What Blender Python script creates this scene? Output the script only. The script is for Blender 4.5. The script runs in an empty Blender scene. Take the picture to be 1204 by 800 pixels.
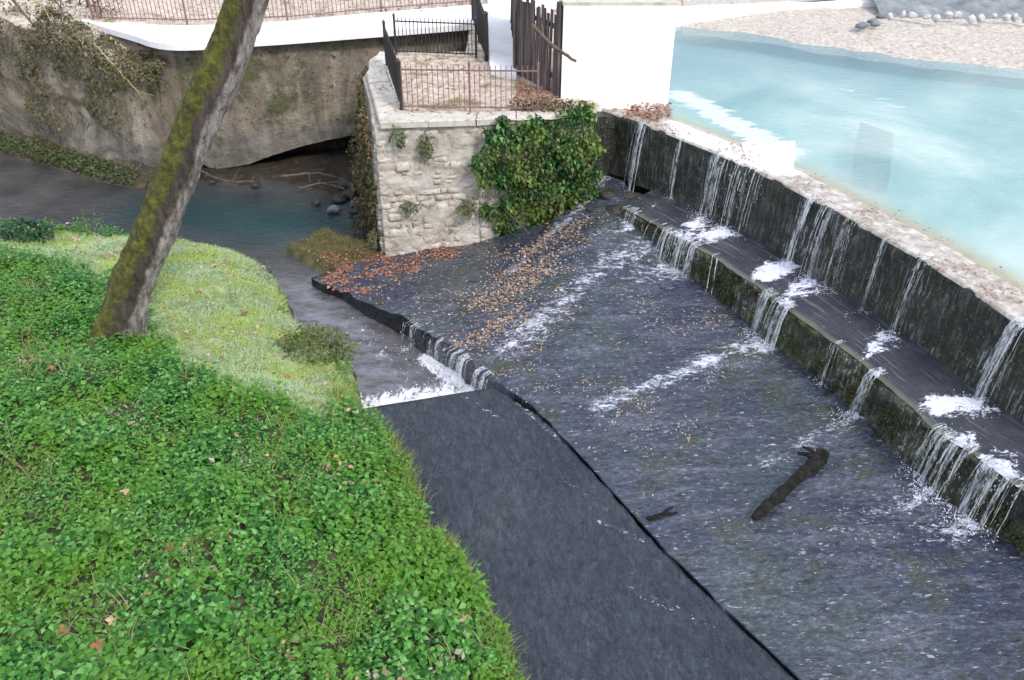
import bpy, math, random
import numpy as np
from mathutils import Vector, noise
random.seed(7); RNG = np.random.default_rng(11)
SC = bpy.context.scene
COL = SC.collection

# ------------------------------------------------------------------ survey of the place (metres)
F = 1000.; TH = math.radians(33); H = 8.5
CT, ST = math.cos(TH), math.sin(TH)
def ray(px, py):
    a = (px-602)/F; b = (400-py)/F
    return np.array([a, CT+b*ST, -ST+b*CT])
def P(px, py, z):
    d = ray(px, py); t = (z-H)/d[2]
    return np.array([0, 0, H])+t*d
def PY(px, py, Y):
    d = ray(px, py); return np.array([0, 0, H])+Y/d[1]*d

# ------------------------------------------------------------------ node helpers
def new_mat(name):
    m = bpy.data.materials.new(name); m.use_nodes = True
    nt = m.node_tree
    b = nt.nodes['Principled BSDF']
    return m, nt, b
def N(nt, t, **kw):
    n = nt.nodes.new(t)
    for k, v in kw.items():
        if k in n.inputs.keys(): n.inputs[k].default_value = v
        else: setattr(n, k, v)
    return n
def coords(nt, scale=(1, 1, 1), rot=(0, 0, 0)):
    g = N(nt, 'ShaderNodeNewGeometry')
    mp = N(nt, 'ShaderNodeMapping')
    mp.inputs['Scale'].default_value = scale; mp.inputs['Rotation'].default_value = rot
    nt.links.new(g.outputs['Position'], mp.inputs['Vector'])
    return mp.outputs[0]
def noise_n(nt, vec, scale, detail=5, rough=.6, dist=0.):
    n = N(nt, 'ShaderNodeTexNoise', Scale=scale, Detail=detail, Roughness=rough, Distortion=dist)
    nt.links.new(vec, n.inputs['Vector']); return n.outputs['Fac']
def ramp(nt, fac, stops, interp='LINEAR'):
    r = N(nt, 'ShaderNodeValToRGB'); r.color_ramp.interpolation = interp
    e = r.color_ramp.elements
    while len(e) < len(stops): e.new(.5)
    for el, (p, c) in zip(e, stops):
        el.position = p; el.color = (*c, 1) if len(c) == 3 else c
    nt.links.new(fac, r.inputs[0]); return r.outputs[0]
def mix(nt, fac, a, b, mode='MIX'):
    n = N(nt, 'ShaderNodeMix', data_type='RGBA', blend_type=mode)
    for s, v in ((n.inputs[0], fac), (n.inputs[6], a), (n.inputs[7], b)):
        if isinstance(v, (int, float)): s.default_value = v
        elif isinstance(v, tuple): s.default_value = (*v, 1) if len(v) == 3 else v
        else: nt.links.new(v, s)
    return n.outputs[2]
def math_n(nt, op, a, b=None, clamp=False):
    n = N(nt, 'ShaderNodeMath', operation=op, use_clamp=clamp)
    for i, v in enumerate((a, b)):
        if v is None: continue
        if isinstance(v, (int, float)): n.inputs[i].default_value = v
        else: nt.links.new(v, n.inputs[i])
    return n.outputs[0]
def step_n(nt, v, lo, hi):
    n = N(nt, 'ShaderNodeMapRange', interpolation_type='SMOOTHSTEP')
    n.inputs[1].default_value = lo; n.inputs[2].default_value = hi
    nt.links.new(v, n.inputs[0]); return n.outputs[0]
def bump(nt, b, h, strength, dist):
    n = N(nt, 'ShaderNodeBump', Strength=strength, Distance=dist)
    nt.links.new(h, n.inputs['Height']); nt.links.new(n.outputs[0], b.inputs['Normal'])
    return n
def attr(nt, name):
    a = N(nt, 'ShaderNodeAttribute', attribute_name=name); return a.outputs['Fac']
def setc(nt, b, c):
    if isinstance(c, tuple): b.inputs['Base Color'].default_value = (*c, 1)
    else: nt.links.new(c, b.inputs['Base Color'])

def simple(name, stops, scale=3., rough=.8, bscale=25., bstr=.4, bdist=.02, detail=6, vec=(1, 1, 1), spec=.3):
    m, nt, b = new_mat(name)
    v = coords(nt, vec)
    f = noise_n(nt, v, scale, detail, .65, .3)
    setc(nt, b, ramp(nt, f, stops))
    bump(nt, b, noise_n(nt, v, bscale, 6, .7), bstr, bdist)
    b.inputs['Roughness'].default_value = rough
    b.inputs['Specular IOR Level'].default_value = spec
    return m
def leafy(name, cols, rough=.5, trans=.25, nscale=1.2, tint=None, spec=.35):
    """cols: colours spread over separate leaves; tint: slow drift between plants"""
    m, nt, b = new_mat(name)
    g = N(nt, 'ShaderNodeNewGeometry')
    n = len(cols)
    c = ramp(nt, g.outputs['Random Per Island'], [(i/max(1, n-1), k) for i, k in enumerate(cols)])
    if tint:
        f = step_n(nt, noise_n(nt, coords(nt), nscale, 3, .6), .42, .62)
        c = mix(nt, f, c, mix(nt, .7, c, tint))
    setc(nt, b, c)
    b.inputs['Roughness'].default_value = rough
    b.inputs['Specular IOR Level'].default_value = spec
    if trans:
        t = N(nt, 'ShaderNodeBsdfTranslucent'); nt.links.new(c, t.inputs[0])
        mx = N(nt, 'ShaderNodeMixShader'); mx.inputs[0].default_value = trans
        nt.links.new(b.outputs[0], mx.inputs[1]); nt.links.new(t.outputs[0], mx.inputs[2])
        nt.links.new(mx.outputs[0], nt.nodes['Material Output'].inputs[0])
    return m

FLOW = math.radians(204)           # the way the water runs over the apron
M = {}
def foam_into(nt, b, base, thr=(.45, .62), scale=9., stretch=(1, 1, 1), rot=0., white=(.74, .76, .82), bump_h=None):
    """white froth lying on the water where the mesh attribute foam says it is churned"""
    a = attr(nt, 'foam')
    v = coords(nt, stretch, (0, 0, rot))
    n1 = noise_n(nt, v, scale, 6, .72, .8)
    n2 = noise_n(nt, v, scale*3.6, 4, .7, 1.2)
    n3 = math_n(nt, 'ADD', math_n(nt, 'MULTIPLY', n1, .58), math_n(nt, 'MULTIPLY', n2, .42))
    n3 = math_n(nt, 'ADD', math_n(nt, 'MULTIPLY', math_n(nt, 'SUBTRACT', n3, .5), 1.9), .5)
    s = math_n(nt, 'ADD', n3, math_n(nt, 'SUBTRACT', math_n(nt, 'MULTIPLY', a, .62), .36))
    f = step_n(nt, s, *thr)
    setc(nt, b, mix(nt, f, base, white))
    return f, n1

# apron: wet dark concrete under a film of running water
m, nt, b = new_mat('wet_apron'); M['apron'] = m
v = coords(nt)
vf = coords(nt, (.22, 1.0, 1), (0, 0, -FLOW))
big = noise_n(nt, v, .45, 4, .55, .4)
st = noise_n(nt, vf, 3.2, 6, .65, .5)
fine = noise_n(nt, coords(nt, (.4, 1, 1), (0, 0, -FLOW)), 26., 5, .72, .8)
c = ramp(nt, big, [(.3, (.022, .027, .060)), (.5, (.035, .046, .068)), (.7, (.046, .068, .064))])
c = mix(nt, step_n(nt, st, .42, .70), c, (.085, .096, .122))
c = mix(nt, step_n(nt, noise_n(nt, vf, 9., 5, .72, .6), .50, .68), c, (.020, .022, .027))
c = mix(nt, step_n(nt, noise_n(nt, v, 1.3, 5, .7), .52, .68), c, (.044, .050, .034))
c = mix(nt, math_n(nt, 'MULTIPLY', step_n(nt, fine, .54, .72), .7), c, (.096, .106, .12))
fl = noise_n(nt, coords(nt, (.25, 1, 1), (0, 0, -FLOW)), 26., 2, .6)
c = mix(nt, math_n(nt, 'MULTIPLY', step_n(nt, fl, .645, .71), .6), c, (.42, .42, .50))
gr_ = ramp(nt, noise_n(nt, coords(nt, (.55, 1, 1), (0, 0, -FLOW)), 19., 7, .82, .5), [(.33, (.30, .30, .30)), (.5, (.85, .85, .85)), (.66, (2.1, 2.1, 2.1))])
c = mix(nt, 1., c, gr_, 'MULTIPLY')
f, n1 = foam_into(nt, b, c, thr=(.50, .68), scale=9., stretch=(.45, 1, 1), rot=-FLOW, white=(.56, .60, .70))
b.inputs['Specular IOR Level'].default_value = .5
r_ = math_n(nt, 'ADD', math_n(nt, 'MULTIPLY', f, .5), .16); nt.links.new(r_, b.inputs['Roughness'])
hh = math_n(nt, 'ADD', noise_n(nt, coords(nt, (.55, 1, 1), (0, 0, -FLOW)), 16., 5, .7, .6), math_n(nt, 'MULTIPLY', f, .5))
bump(nt, b, hh, .6, .04)

# lower slab: thin water over slate coloured concrete
m, nt, b = new_mat('wet_slab'); M['slab'] = m
v = coords(nt, (1, .55, 1), (0, 0, math.radians(25)))
c = ramp(nt, noise_n(nt, v, .8, 5, .6, .4), [(.3, (.015, .020, .033)), (.55, (.026, .035, .048)), (.75, (.044, .056, .062))])
c = mix(nt, step_n(nt, noise_n(nt, v, 15., 6, .75, .9), .50, .72), c, (.052, .060, .078))
gr_ = ramp(nt, noise_n(nt, coords(nt, (1, .32, 1), (0, 0, math.radians(25))), 14., 7, .8, 1.2), [(.33, (.4, .4, .4)), (.5, (.85, .85, .85)), (.66, (1.6, 1.6, 1.6))])
c = mix(nt, 1., c, gr_, 'MULTIPLY')
f, n1 = foam_into(nt, b, c, thr=(.52, .66), scale=12., stretch=(.5, 1, 1), rot=math.radians(-115))
b.inputs['Roughness'].default_value = .07
hh = math_n(nt, 'ADD', noise_n(nt, v, 8., 6, .7, 1.1), math_n(nt, 'MULTIPLY', noise_n(nt, v, 2.2, 3, .5, 1.2), 1.4))
bump(nt, b, hh, .75, .06)

# stream in the side channel
m, nt, b = new_mat('channel_water'); M['stream'] = m
v = coords(nt)
g = attr(nt, 'teal')
c = ramp(nt, noise_n(nt, v, .7, 4, .6), [(.35, (.034, .034, .034)), (.65, (.075, .072, .070))])
c = mix(nt, g, c, (.010, .040, .048))
c = mix(nt, math_n(nt, 'MULTIPLY', attr(nt, 'sky_sheen'), step_n(nt, noise_n(nt, coords(nt, (.5, 1, 1), (0, 0, .8)), 4., 5, .7), .3, .65)), c, (.20, .20, .24))  # pale sky reflection painted into the lower channel colour
f, n1 = foam_into(nt, b, c, thr=(.46, .62), scale=7., stretch=(1, .6, 1), rot=.3)
b.inputs['Roughness'].default_value = .1
hh = math_n(nt, 'ADD', noise_n(nt, coords(nt, (1, 1.4, 1)), 5., 5, .65, .6), math_n(nt, 'MULTIPLY', f, .6))
bump(nt, b, hh, .6, .06)

# pond
m, nt, b = new_mat('pond_water'); M['pond'] = m
v = coords(nt)
c = ramp(nt, noise_n(nt, v, .30, 4, .55, .5), [(.3, (.15, .32, .33)), (.48, (.30, .47, .45)), (.66, (.55, .66, .61))])
c = mix(nt, attr(nt, 'shoal'), c, (.40, .37, .22))
c = mix(nt, attr(nt, 'deep'), c, (.09, .24, .28))
sc_ = math_n(nt, 'ADD', attr(nt, 'pond_glare'), math_n(nt, 'MULTIPLY', noise_n(nt, coords(nt, (1, 2.2, 1), (0, 0, .45)), 1.6, 6, .65, .6), .8))  # bright white reflections painted into the pond colour
c = mix(nt, step_n(nt, sc_, .82, .98), c, (.74, .77, .77))
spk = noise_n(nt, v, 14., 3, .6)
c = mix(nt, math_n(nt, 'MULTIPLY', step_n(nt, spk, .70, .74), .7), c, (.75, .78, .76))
setc(nt, b, c)
b.inputs['Roughness'].default_value = .12
b.inputs['Alpha'].default_value = .62
bump(nt, b, noise_n(nt, coords(nt, (1, 2.2, 1), (0, 0, .5)), 4.5, 5, .62, .6), .45, .04)
M['bed'] = simple('pond_bed', [(.3, (.22, .42, .41)), (.55, (.36, .54, .50)), (.75, (.50, .62, .56))], .5, .9, 5., .3, .03)

# weir masonry: black green, wet, streaked downwards
def weir_mat(name, c0, c1, c2, moss, mossy=(.5, .64), rough=.38):
    m, nt, b = new_mat(name); v = coords(nt)
    vs = coords(nt, (1, 1, .12))
    c = ramp(nt, noise_n(nt, vs, 5.5, 6, .7, .3), [(.32, c0), (.52, c1), (.72, c2)])
    c = mix(nt, step_n(nt, noise_n(nt, v, 2.6, 6, .72), *mossy), c, moss)
    c = mix(nt, step_n(nt, noise_n(nt, v, 17., 4, .7), .57, .69), c, (.16, .135, .08))
    sl_ = math_n(nt, 'MULTIPLY', step_n(nt, noise_n(nt, coords(nt, (1, 1, .05)), 20., 6, .75), .50, .64), math_n(nt, 'ADD', math_n(nt, 'MULTIPLY', attr(nt, 'foam'), .7), .20))
    c = mix(nt, math_n(nt, 'MINIMUM', sl_, .8), c, (.36, .37, .37))
    setc(nt, b, c); b.inputs['Roughness'].default_value = rough
    hh = math_n(nt, 'ADD', noise_n(nt, vs, 10., 5, .7), noise_n(nt, v, 22., 5, .7))
    bump(nt, b, hh, .8, .05); return m
M['weir_face'] = weir_mat('weir_face', (.005, .006, .005), (.018, .021, .015), (.062, .066, .050), (.017, .022, .008), (.46, .60))
M['weir_low'] = weir_mat('weir_low_face', (.006, .007, .005), (.022, .025, .013), (.075, .072, .042), (.045, .054, .012), (.46, .60), .55)
m, nt, b = new_mat('weir_step'); M['step'] = m
v = coords(nt); al = attr(nt, 'along')
sep = N(nt, 'ShaderNodeCombineXYZ'); nt.links.new(attr(nt, 'across'), sep.inputs[0]); nt.links.new(math_n(nt, 'MULTIPLY', al, .03), sep.inputs[1])
ln = noise_n(nt, sep.outputs[0], 26., 3, .7)
c = ramp(nt, noise_n(nt, v, 2., 5, .65), [(.3, (.020, .022, .030)), (.6, (.040, .043, .054)), (.8, (.06, .064, .056))])
c = mix(nt, math_n(nt, 'MULTIPLY', step_n(nt, ln, .56, .66), .6), c, (.19, .18, .19))
c = mix(nt, step_n(nt, attr(nt, 'across'), .9, .985), c, (.12, .13, .085))
f, n1 = foam_into(nt, b, c, thr=(.52, .66), scale=5.5, stretch=(.6, 1, 1), rot=-FLOW, white=(.66, .67, .78))
nt.links.new(math_n(nt, 'ADD', math_n(nt, 'MULTIPLY', f, .5), .22), b.inputs['Roughness'])
bump(nt, b, math_n(nt, 'ADD', noise_n(nt, v, 18., 5, .7), math_n(nt, 'MULTIPLY', ln, .6)), .6, .03)
# crest: pale, silty, littered
m, nt, b = new_mat('weir_crest'); M['crest'] = m
v = coords(nt)
c = ramp(nt, noise_n(nt, v, 5., 6, .7, .4), [(.3, (.20, .17, .13)), (.48, (.37, .33, .28)), (.62, (.54, .51, .46)), (.78, (.65, .63, .59))])
c = mix(nt, step_n(nt, noise_n(nt, v, 15., 5, .7), .57, .68), c, (.26, .15, .10))
c = mix(nt, step_n(nt, math_n(nt, 'ADD', attr(nt, 'crest_glare'), math_n(nt, 'MULTIPLY', noise_n(nt, v, 3., 5, .7), .6)), .7, .95), c, (.78, .78, .77))  # blown-out reflection near the pillar painted white on the crest
setc(nt, b, c); b.inputs['Roughness'].default_value = .4
bump(nt, b, noise_n(nt, v, 20., 5, .7), .6, .03)

M['stone'] = simple('pale_rubble_stone', [(.25, (.20, .17, .14)), (.45, (.40, .35, .30)), (.62, (.52, .47, .42)), (.8, (.42, .38, .28))], 3.2, .9, 16., .7, .04)
m, nt, b = new_mat('block_stone'); M['block'] = m
v = coords(nt); g = N(nt, 'ShaderNodeNewGeometry')
c = ramp(nt, g.outputs['Random Per Island'], [(0, (.40, .34, .29)), (.35, (.56, .50, .44)), (.7, (.50, .46, .41)), (1, (.64, .59, .53))])
c = mix(nt, .8, c, ramp(nt, noise_n(nt, v, 7., 6, .75, .3), [(.3, (.45, .42, .38)), (.5, (.95, .93, .9)), (.7, (1.15, 1.12, 1.08))]), 'MULTIPLY')
c = mix(nt, step_n(nt, noise_n(nt, v, 1.3, 6, .78, .3), .49, .66), c, (.15, .14, .10))
c = mix(nt, step_n(nt, noise_n(nt, v, 3.3, 6, .75, .5), .50, .64), c, (.46, .42, .37))
c = mix(nt, step_n(nt, noise_n(nt, v, 12., 5, .75), .58, .68), c, (.13, .115, .09))
setc(nt, b, c); b.inputs['Roughness'].default_value = .9
bump(nt, b, noise_n(nt, v, 22., 6, .7), .7, .03)
M['plaster'] = simple('worn_plaster', [(.28, (.17, .145, .105)), (.42, (.38, .335, .275)), (.56, (.53, .48, .42)), (.74, (.62, .575, .52))], 3.4, .95, 24., .9, .04)
M['mortar'] = simple('old_mortar', [(.3, (.22, .19, .15)), (.55, (.42, .38, .32)), (.75, (.52, .48, .42))], 6., .95, 30., .6, .03)
M['coping'] = simple('coping_stone', [(.25, (.34, .31, .25)), (.5, (.50, .47, .41)), (.75, (.60, .57, .50))], 4., .9, 22., .5, .02)
M['white'] = simple('white_render', [(.25, (.76, .76, .75)), (.6, (.82, .82, .81)), (.85, (.84, .84, .83))], 1.2, .7, 40., .2, .01)
M['walk'] = simple('white_reflection_plate', [(.25, (.66, .65, .64)), (.5, (.78, .78, .77)), (.8, (.82, .82, .81))], 1.5, .8, 30., .2, .01)
m, nt, b = new_mat('old_wall'); M['oldwall'] = m
v = coords(nt); vs = coords(nt, (1, 1, .25))
c = ramp(nt, noise_n(nt, vs, 1.6, 6, .7, .4), [(.28, (.10, .085, .062)), (.43, (.27, .22, .16)), (.57, (.43, .365, .28)), (.74, (.59, .53, .44))])
c = mix(nt, step_n(nt, noise_n(nt, v, .8, 6, .7, .3), .50, .62), c, (.135, .14, .062))
c = mix(nt, step_n(nt, noise_n(nt, v, 8., 5, .75), .58, .70), c, (.46, .43, .38))
c = mix(nt, step_n(nt, noise_n(nt, v, 5., 5, .7), .56, .70), c, (.06, .055, .045))
c = mix(nt, math_n(nt, 'MULTIPLY', step_n(nt, noise_n(nt, v, 24., 6, .8), .56, .68), .45), c, (.05, .045, .038))
c = mix(nt, math_n(nt, 'MULTIPLY', step_n(nt, noise_n(nt, v, 19., 6, .8, .5), .58, .66), .6), c, (.52, .48, .43))
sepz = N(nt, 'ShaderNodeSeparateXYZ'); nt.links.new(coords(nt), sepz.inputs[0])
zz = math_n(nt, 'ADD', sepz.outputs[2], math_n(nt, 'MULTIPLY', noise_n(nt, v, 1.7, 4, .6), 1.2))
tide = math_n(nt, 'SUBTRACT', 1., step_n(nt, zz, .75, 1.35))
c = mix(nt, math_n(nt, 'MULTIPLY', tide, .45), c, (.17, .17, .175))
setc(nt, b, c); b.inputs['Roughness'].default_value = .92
bump(nt, b, math_n(nt, 'ADD', noise_n(nt, v, 5., 6, .7), noise_n(nt, v, 18., 6, .8)), 1., .13)
M['earth'] = simple('bank_earth', [(.3, (.035, .03, .02)), (.5, (.075, .06, .04)), (.7, (.13, .10, .07))], 3., .95, 18., .8, .06)
M['mud'] = simple('wet_mud', [(.3, (.016, .013, .010)), (.55, (.04, .031, .023)), (.75, (.09, .07, .052))], 4., .55, 14., .8, .06)
m, nt, b = new_mat('grass_soil'); M['soil'] = m
v = coords(nt)
c = ramp(nt, noise_n(nt, v, 2.2, 6, .7), [(.3, (.018, .025, .010)), (.5, (.04, .05, .02)), (.7, (.10, .085, .045))])
c = mix(nt, step_n(nt, noise_n(nt, v, 6., 5, .7), .56, .68), c, (.22, .15, .09))
c = mix(nt, attr(nt, 'grassy'), c, ramp(nt, noise_n(nt, v, 5., 5, .7), [(.3, (.17, .22, .08)), (.5, (.28, .36, .15)), (.7, (.42, .38, .26))]))
setc(nt, b, c); b.inputs['Roughness'].default_value = .95
bump(nt, b, noise_n(nt, v, 16., 6, .7), .8, .06)
m, nt, b = new_mat('leafy_ground'); M['leafground'] = m
v = coords(nt)
c = ramp(nt, noise_n(nt, v, 5., 6, .75, .3), [(.3, (.24, .17, .12)), (.45, (.46, .37, .29)), (.6, (.61, .54, .46)), (.78, (.69, .65, .59))])
c = mix(nt, step_n(nt, noise_n(nt, v, 1.2, 4, .6), .56, .68), c, (.20, .19, .08))
setc(nt, b, c); b.inputs['Roughness'].default_value = .95
bump(nt, b, noise_n(nt, v, 24., 5, .7), .6, .04)
M['gravel'] = simple('pale_gravel', [(.3, (.28, .24, .19)), (.5, (.48, .43, .37)), (.7, (.63, .59, .54))], 9., .9, 14., .8, .06)
M['iron'] = simple('dark_iron', [(.3, (.018, .017, .018)), (.7, (.045, .042, .042))], 9., .5, 40., .2, .004)
M['rust'] = simple('faded_rusty_iron', [(.3, (.15, .085, .075)), (.7, (.27, .17, .155))], 9., .7, 40., .2, .004)
M['plank'] = simple('weathered_plank', [(.28, (.030, .022, .022)), (.5, (.09, .07, .066)), (.72, (.20, .165, .155))], 7., .85, 30., .5, .01, vec=(1, 1, .12))
M['darkstone'] = simple('dark_wet_concrete', [(.3, (.10, .115, .12)), (.55, (.21, .23, .24)), (.75, (.36, .37, .37))], 2.5, .6, 14., .6, .04)
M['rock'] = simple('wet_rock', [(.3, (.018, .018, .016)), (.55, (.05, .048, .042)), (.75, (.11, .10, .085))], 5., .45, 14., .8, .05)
M['palerock'] = simple('pale_rock', [(.3, (.34, .33, .32)), (.6, (.50, .49, .48))], 5., .8, 18., .6, .03)
M['reflect_dark'] = simple('dark_reflection_plate', [(.3, (.012, .05, .055)), (.7, (.03, .08, .085))], 2., .6, 5., .2, .02, spec=.2)  # colour of the plate that imitates a dark reflection
M['log'] = simple('rotten_log', [(.36, (.004, .004, .003)), (.48, (.014, .013, .010)), (.60, (.030, .030, .018)), (.76, (.085, .075, .058))], 9., .6, 26., 1., .08, vec=(1, 1, 1))
M['twig'] = simple('dry_twig', [(.3, (.06, .042, .03)), (.7, (.16, .125, .09))], 12., .9, 40., .4, .005)
M['pale_twig'] = simple('pale_twig', [(.3, (.22, .20, .10)), (.7, (.36, .33, .18))], 12., .9, 40., .4, .005)
M['redstem'] = simple('red_stem', [(.3, (.10, .045, .038)), (.7, (.20, .10, .085))], 12., .9, 40., .4, .005)

# bark: moss on the upper left, bare grey bark on the right
m, nt, b = new_mat('mossy_bark'); M['bark'] = m
v = coords(nt); vb = coords(nt, (1, 1, .22), (0, math.radians(27), 0))
bk = noise_n(nt, vb, 9., 6, .72, .3)
c = ramp(nt, bk, [(.34, (.022, .016, .012)), (.5, (.075, .056, .045)), (.7, (.15, .12, .10))])
light = ramp(nt, bk, [(.34, (.07, .055, .048)), (.46, (.25, .21, .195)), (.58, (.43, .39, .37)), (.74, (.54, .50, .48))])
ms = ramp(nt, noise_n(nt, v, 8., 6, .75), [(.3, (.020, .020, .006)), (.46, (.062, .066, .010)), (.60, (.15, .145, .016)), (.8, (.22, .17, .05))])
side = attr(nt, 'mossy')
c = mix(nt, math_n(nt, 'SUBTRACT', 1., step_n(nt, math_n(nt, 'ADD', side, math_n(nt, 'MULTIPLY', noise_n(nt, v, 3., 4, .7), .35)), .16, .27)), c, light)
sm = step_n(nt, math_n(nt, 'ADD', side, math_n(nt, 'MULTIPLY', noise_n(nt, v, 4.2, 6, .75), .9)), .68, .92)
c = mix(nt, sm, c, ms)
setc(nt, b, c); b.inputs['Roughness'].default_value = .95
hh = math_n(nt, 'ADD', bk, math_n(nt, 'MULTIPLY', noise_n(nt, v, 26., 5, .75), .7))
bump(nt, b, hh, 1., .07)

# falling water
m, nt, b = new_mat('falling_water'); M['fall'] = m
setc(nt, b, (.70, .74, .77)); b.inputs['Roughness'].default_value = .25
f = step_n(nt, math_n(nt, 'ADD', math_n(nt, 'MULTIPLY', noise_n(nt, coords(nt, (1, 1, .07)), 42., 4, .7), .6), math_n(nt, 'MULTIPLY', noise_n(nt, coords(nt, (1, 1, .3)), 9., 4, .7), .4)), .42, .60)
nt.links.new(math_n(nt, 'ADD', math_n(nt, 'MULTIPLY', f, .50), .01), b.inputs['Alpha'])
m, nt, b = new_mat('froth'); M['froth'] = m
setc(nt, b, (.80, .82, .88)); b.inputs['Roughness'].default_value = .6

M['nettle'] = leafy('ground_cover_leaf', [(.014, .075, .012), (.036, .16, .022), (.06, .23, .032), (.10, .30, .04), (.22, .45, .13), (.06, .23, .04)], .42, .32, .9, (.13, .28, .02))
M['grass'] = leafy('short_grass', [(.18, .33, .11), (.30, .45, .19), (.42, .55, .30), (.54, .62, .43), (.34, .46, .20), (.58, .57, .42)], .6, .3, 1.3, (.42, .52, .10))
M['ivy'] = leafy('ivy_leaf', [(.010, .034, .012), (.020, .065, .018), (.034, .11, .026), (.09, .22, .05), (.18, .32, .11)], .4, .25, 1.8, (.19, .25, .05))
M['deadivy'] = leafy('withered_ivy_leaf', [(.10, .06, .035), (.20, .13, .06), (.07, .075, .03), (.05, .07, .025), (.30, .17, .09)], .7, .2, 1.6, (.07, .075, .025))
M['creeper'] = leafy('creeper_leaf', [(.10, .085, .045), (.16, .13, .06), (.09, .11, .04), (.22, .15, .11), (.075, .095, .035), (.20, .115, .095)], .7, .2, .9, (.12, .12, .05))
M['weed'] = leafy('weed_leaf', [(.030, .06, .02), (.06, .10, .03), (.10, .15, .05), (.14, .17, .07), (.16, .15, .09)], .6, .25, 1.8, (.11, .12, .05))
M['shrub'] = leafy('shrub_leaf', [(.05, .085, .025), (.09, .14, .035), (.14, .19, .05), (.18, .20, .07), (.16, .11, .06)], .6, .25, 2., (.11, .13, .03))
M['darkshrub'] = leafy('dark_shrub_leaf', [(.012, .05, .022), (.02, .075, .03), (.035, .11, .045)], .45, .2)
M['litter_orange'] = leafy('orange_litter', [(.26, .13, .07), (.38, .23, .14), (.46, .34, .25), (.16, .09, .06), (.54, .47, .40), (.32, .19, .12)], .6, .1)
M['litter_red'] = leafy('red_litter', [(.26, .075, .05), (.36, .14, .08), (.14, .05, .035), (.42, .22, .13), (.20, .11, .06), (.46, .28, .20)], .6, .1)
M['litter_pale'] = leafy('pale_litter', [(.32, .22, .15), (.42, .33, .26), (.44, .42, .42), (.28, .15, .09), (.36, .27, .20), (.48, .48, .52)], .5, .1)
M['leaf_tan'] = leafy('dry_leaf', [(.40, .28, .17), (.48, .35, .22)], .7, .1)
M['leaf_rust'] = leafy('rusty_leaf', [(.25, .11, .06), (.30, .14, .07)], .7, .1)

# ------------------------------------------------------------------ mesh helpers
WL = {}                                   # world location of every object that can be a parent
def link(name, me, mat, parent=None, loc=None):
    o = bpy.data.objects.new(name, me); COL.objects.link(o)
    if mat is not None: me.materials.append(mat)
    if parent is not None: o.parent = parent
    pw = WL[parent.name] if parent is not None else Vector((0, 0, 0))
    l = Vector(loc) if loc is not None else pw
    o.location = l-pw; WL[o.name] = l
    return o
def obj(name, verts, faces, mat, parent=None, smooth=False, attrs=None, loc=None):
    """mesh from world coordinates; its origin is put at loc / the parent / its own base"""
    V = np.asarray(verts, dtype=np.float64).reshape(-1, 3)
    if loc is None:
        loc = WL[parent.name] if parent is not None else Vector((V[:, 0].mean(), V[:, 1].mean(), V[:, 2].min()))
    V = V-np.array(loc)
    me = bpy.data.meshes.new(name)
    if isinstance(faces, np.ndarray):
        n, k = faces.shape
        me.vertices.add(len(V)); me.vertices.foreach_set('co', V.ravel())
        me.loops.add(n*k); me.loops.foreach_set('vertex_index', faces.astype(np.int32).ravel())
        me.polygons.add(n)
        me.polygons.foreach_set('loop_start', np.arange(0, n*k, k, dtype=np.int32))
        me.polygons.foreach_set('loop_total', np.full(n, k, dtype=np.int32))
        me.update(calc_edges=True)
    else:
        me.from_pydata(V.tolist(), [], faces); me.update()
    me.polygons.foreach_set('use_smooth', np.full(len(me.polygons), smooth))
    for k, v in (attrs or {}).items():
        a = me.attributes.new(k, 'FLOAT', 'POINT'); a.data.foreach_set('value', np.asarray(v, dtype=np.float32).ravel())
    return link(name, me, mat, parent, loc)
def empty(name, loc):
    o = bpy.data.objects.new(name, None); COL.objects.link(o); o.location = loc; o.empty_display_size = .1
    WL[o.name] = Vector(loc); return o
def T(o, label, cat, group=None):
    o['label'] = label; o['category'] = cat
    if group: o['group'] = group
    return o
def K(o, kind): o['kind'] = kind; return o

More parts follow.
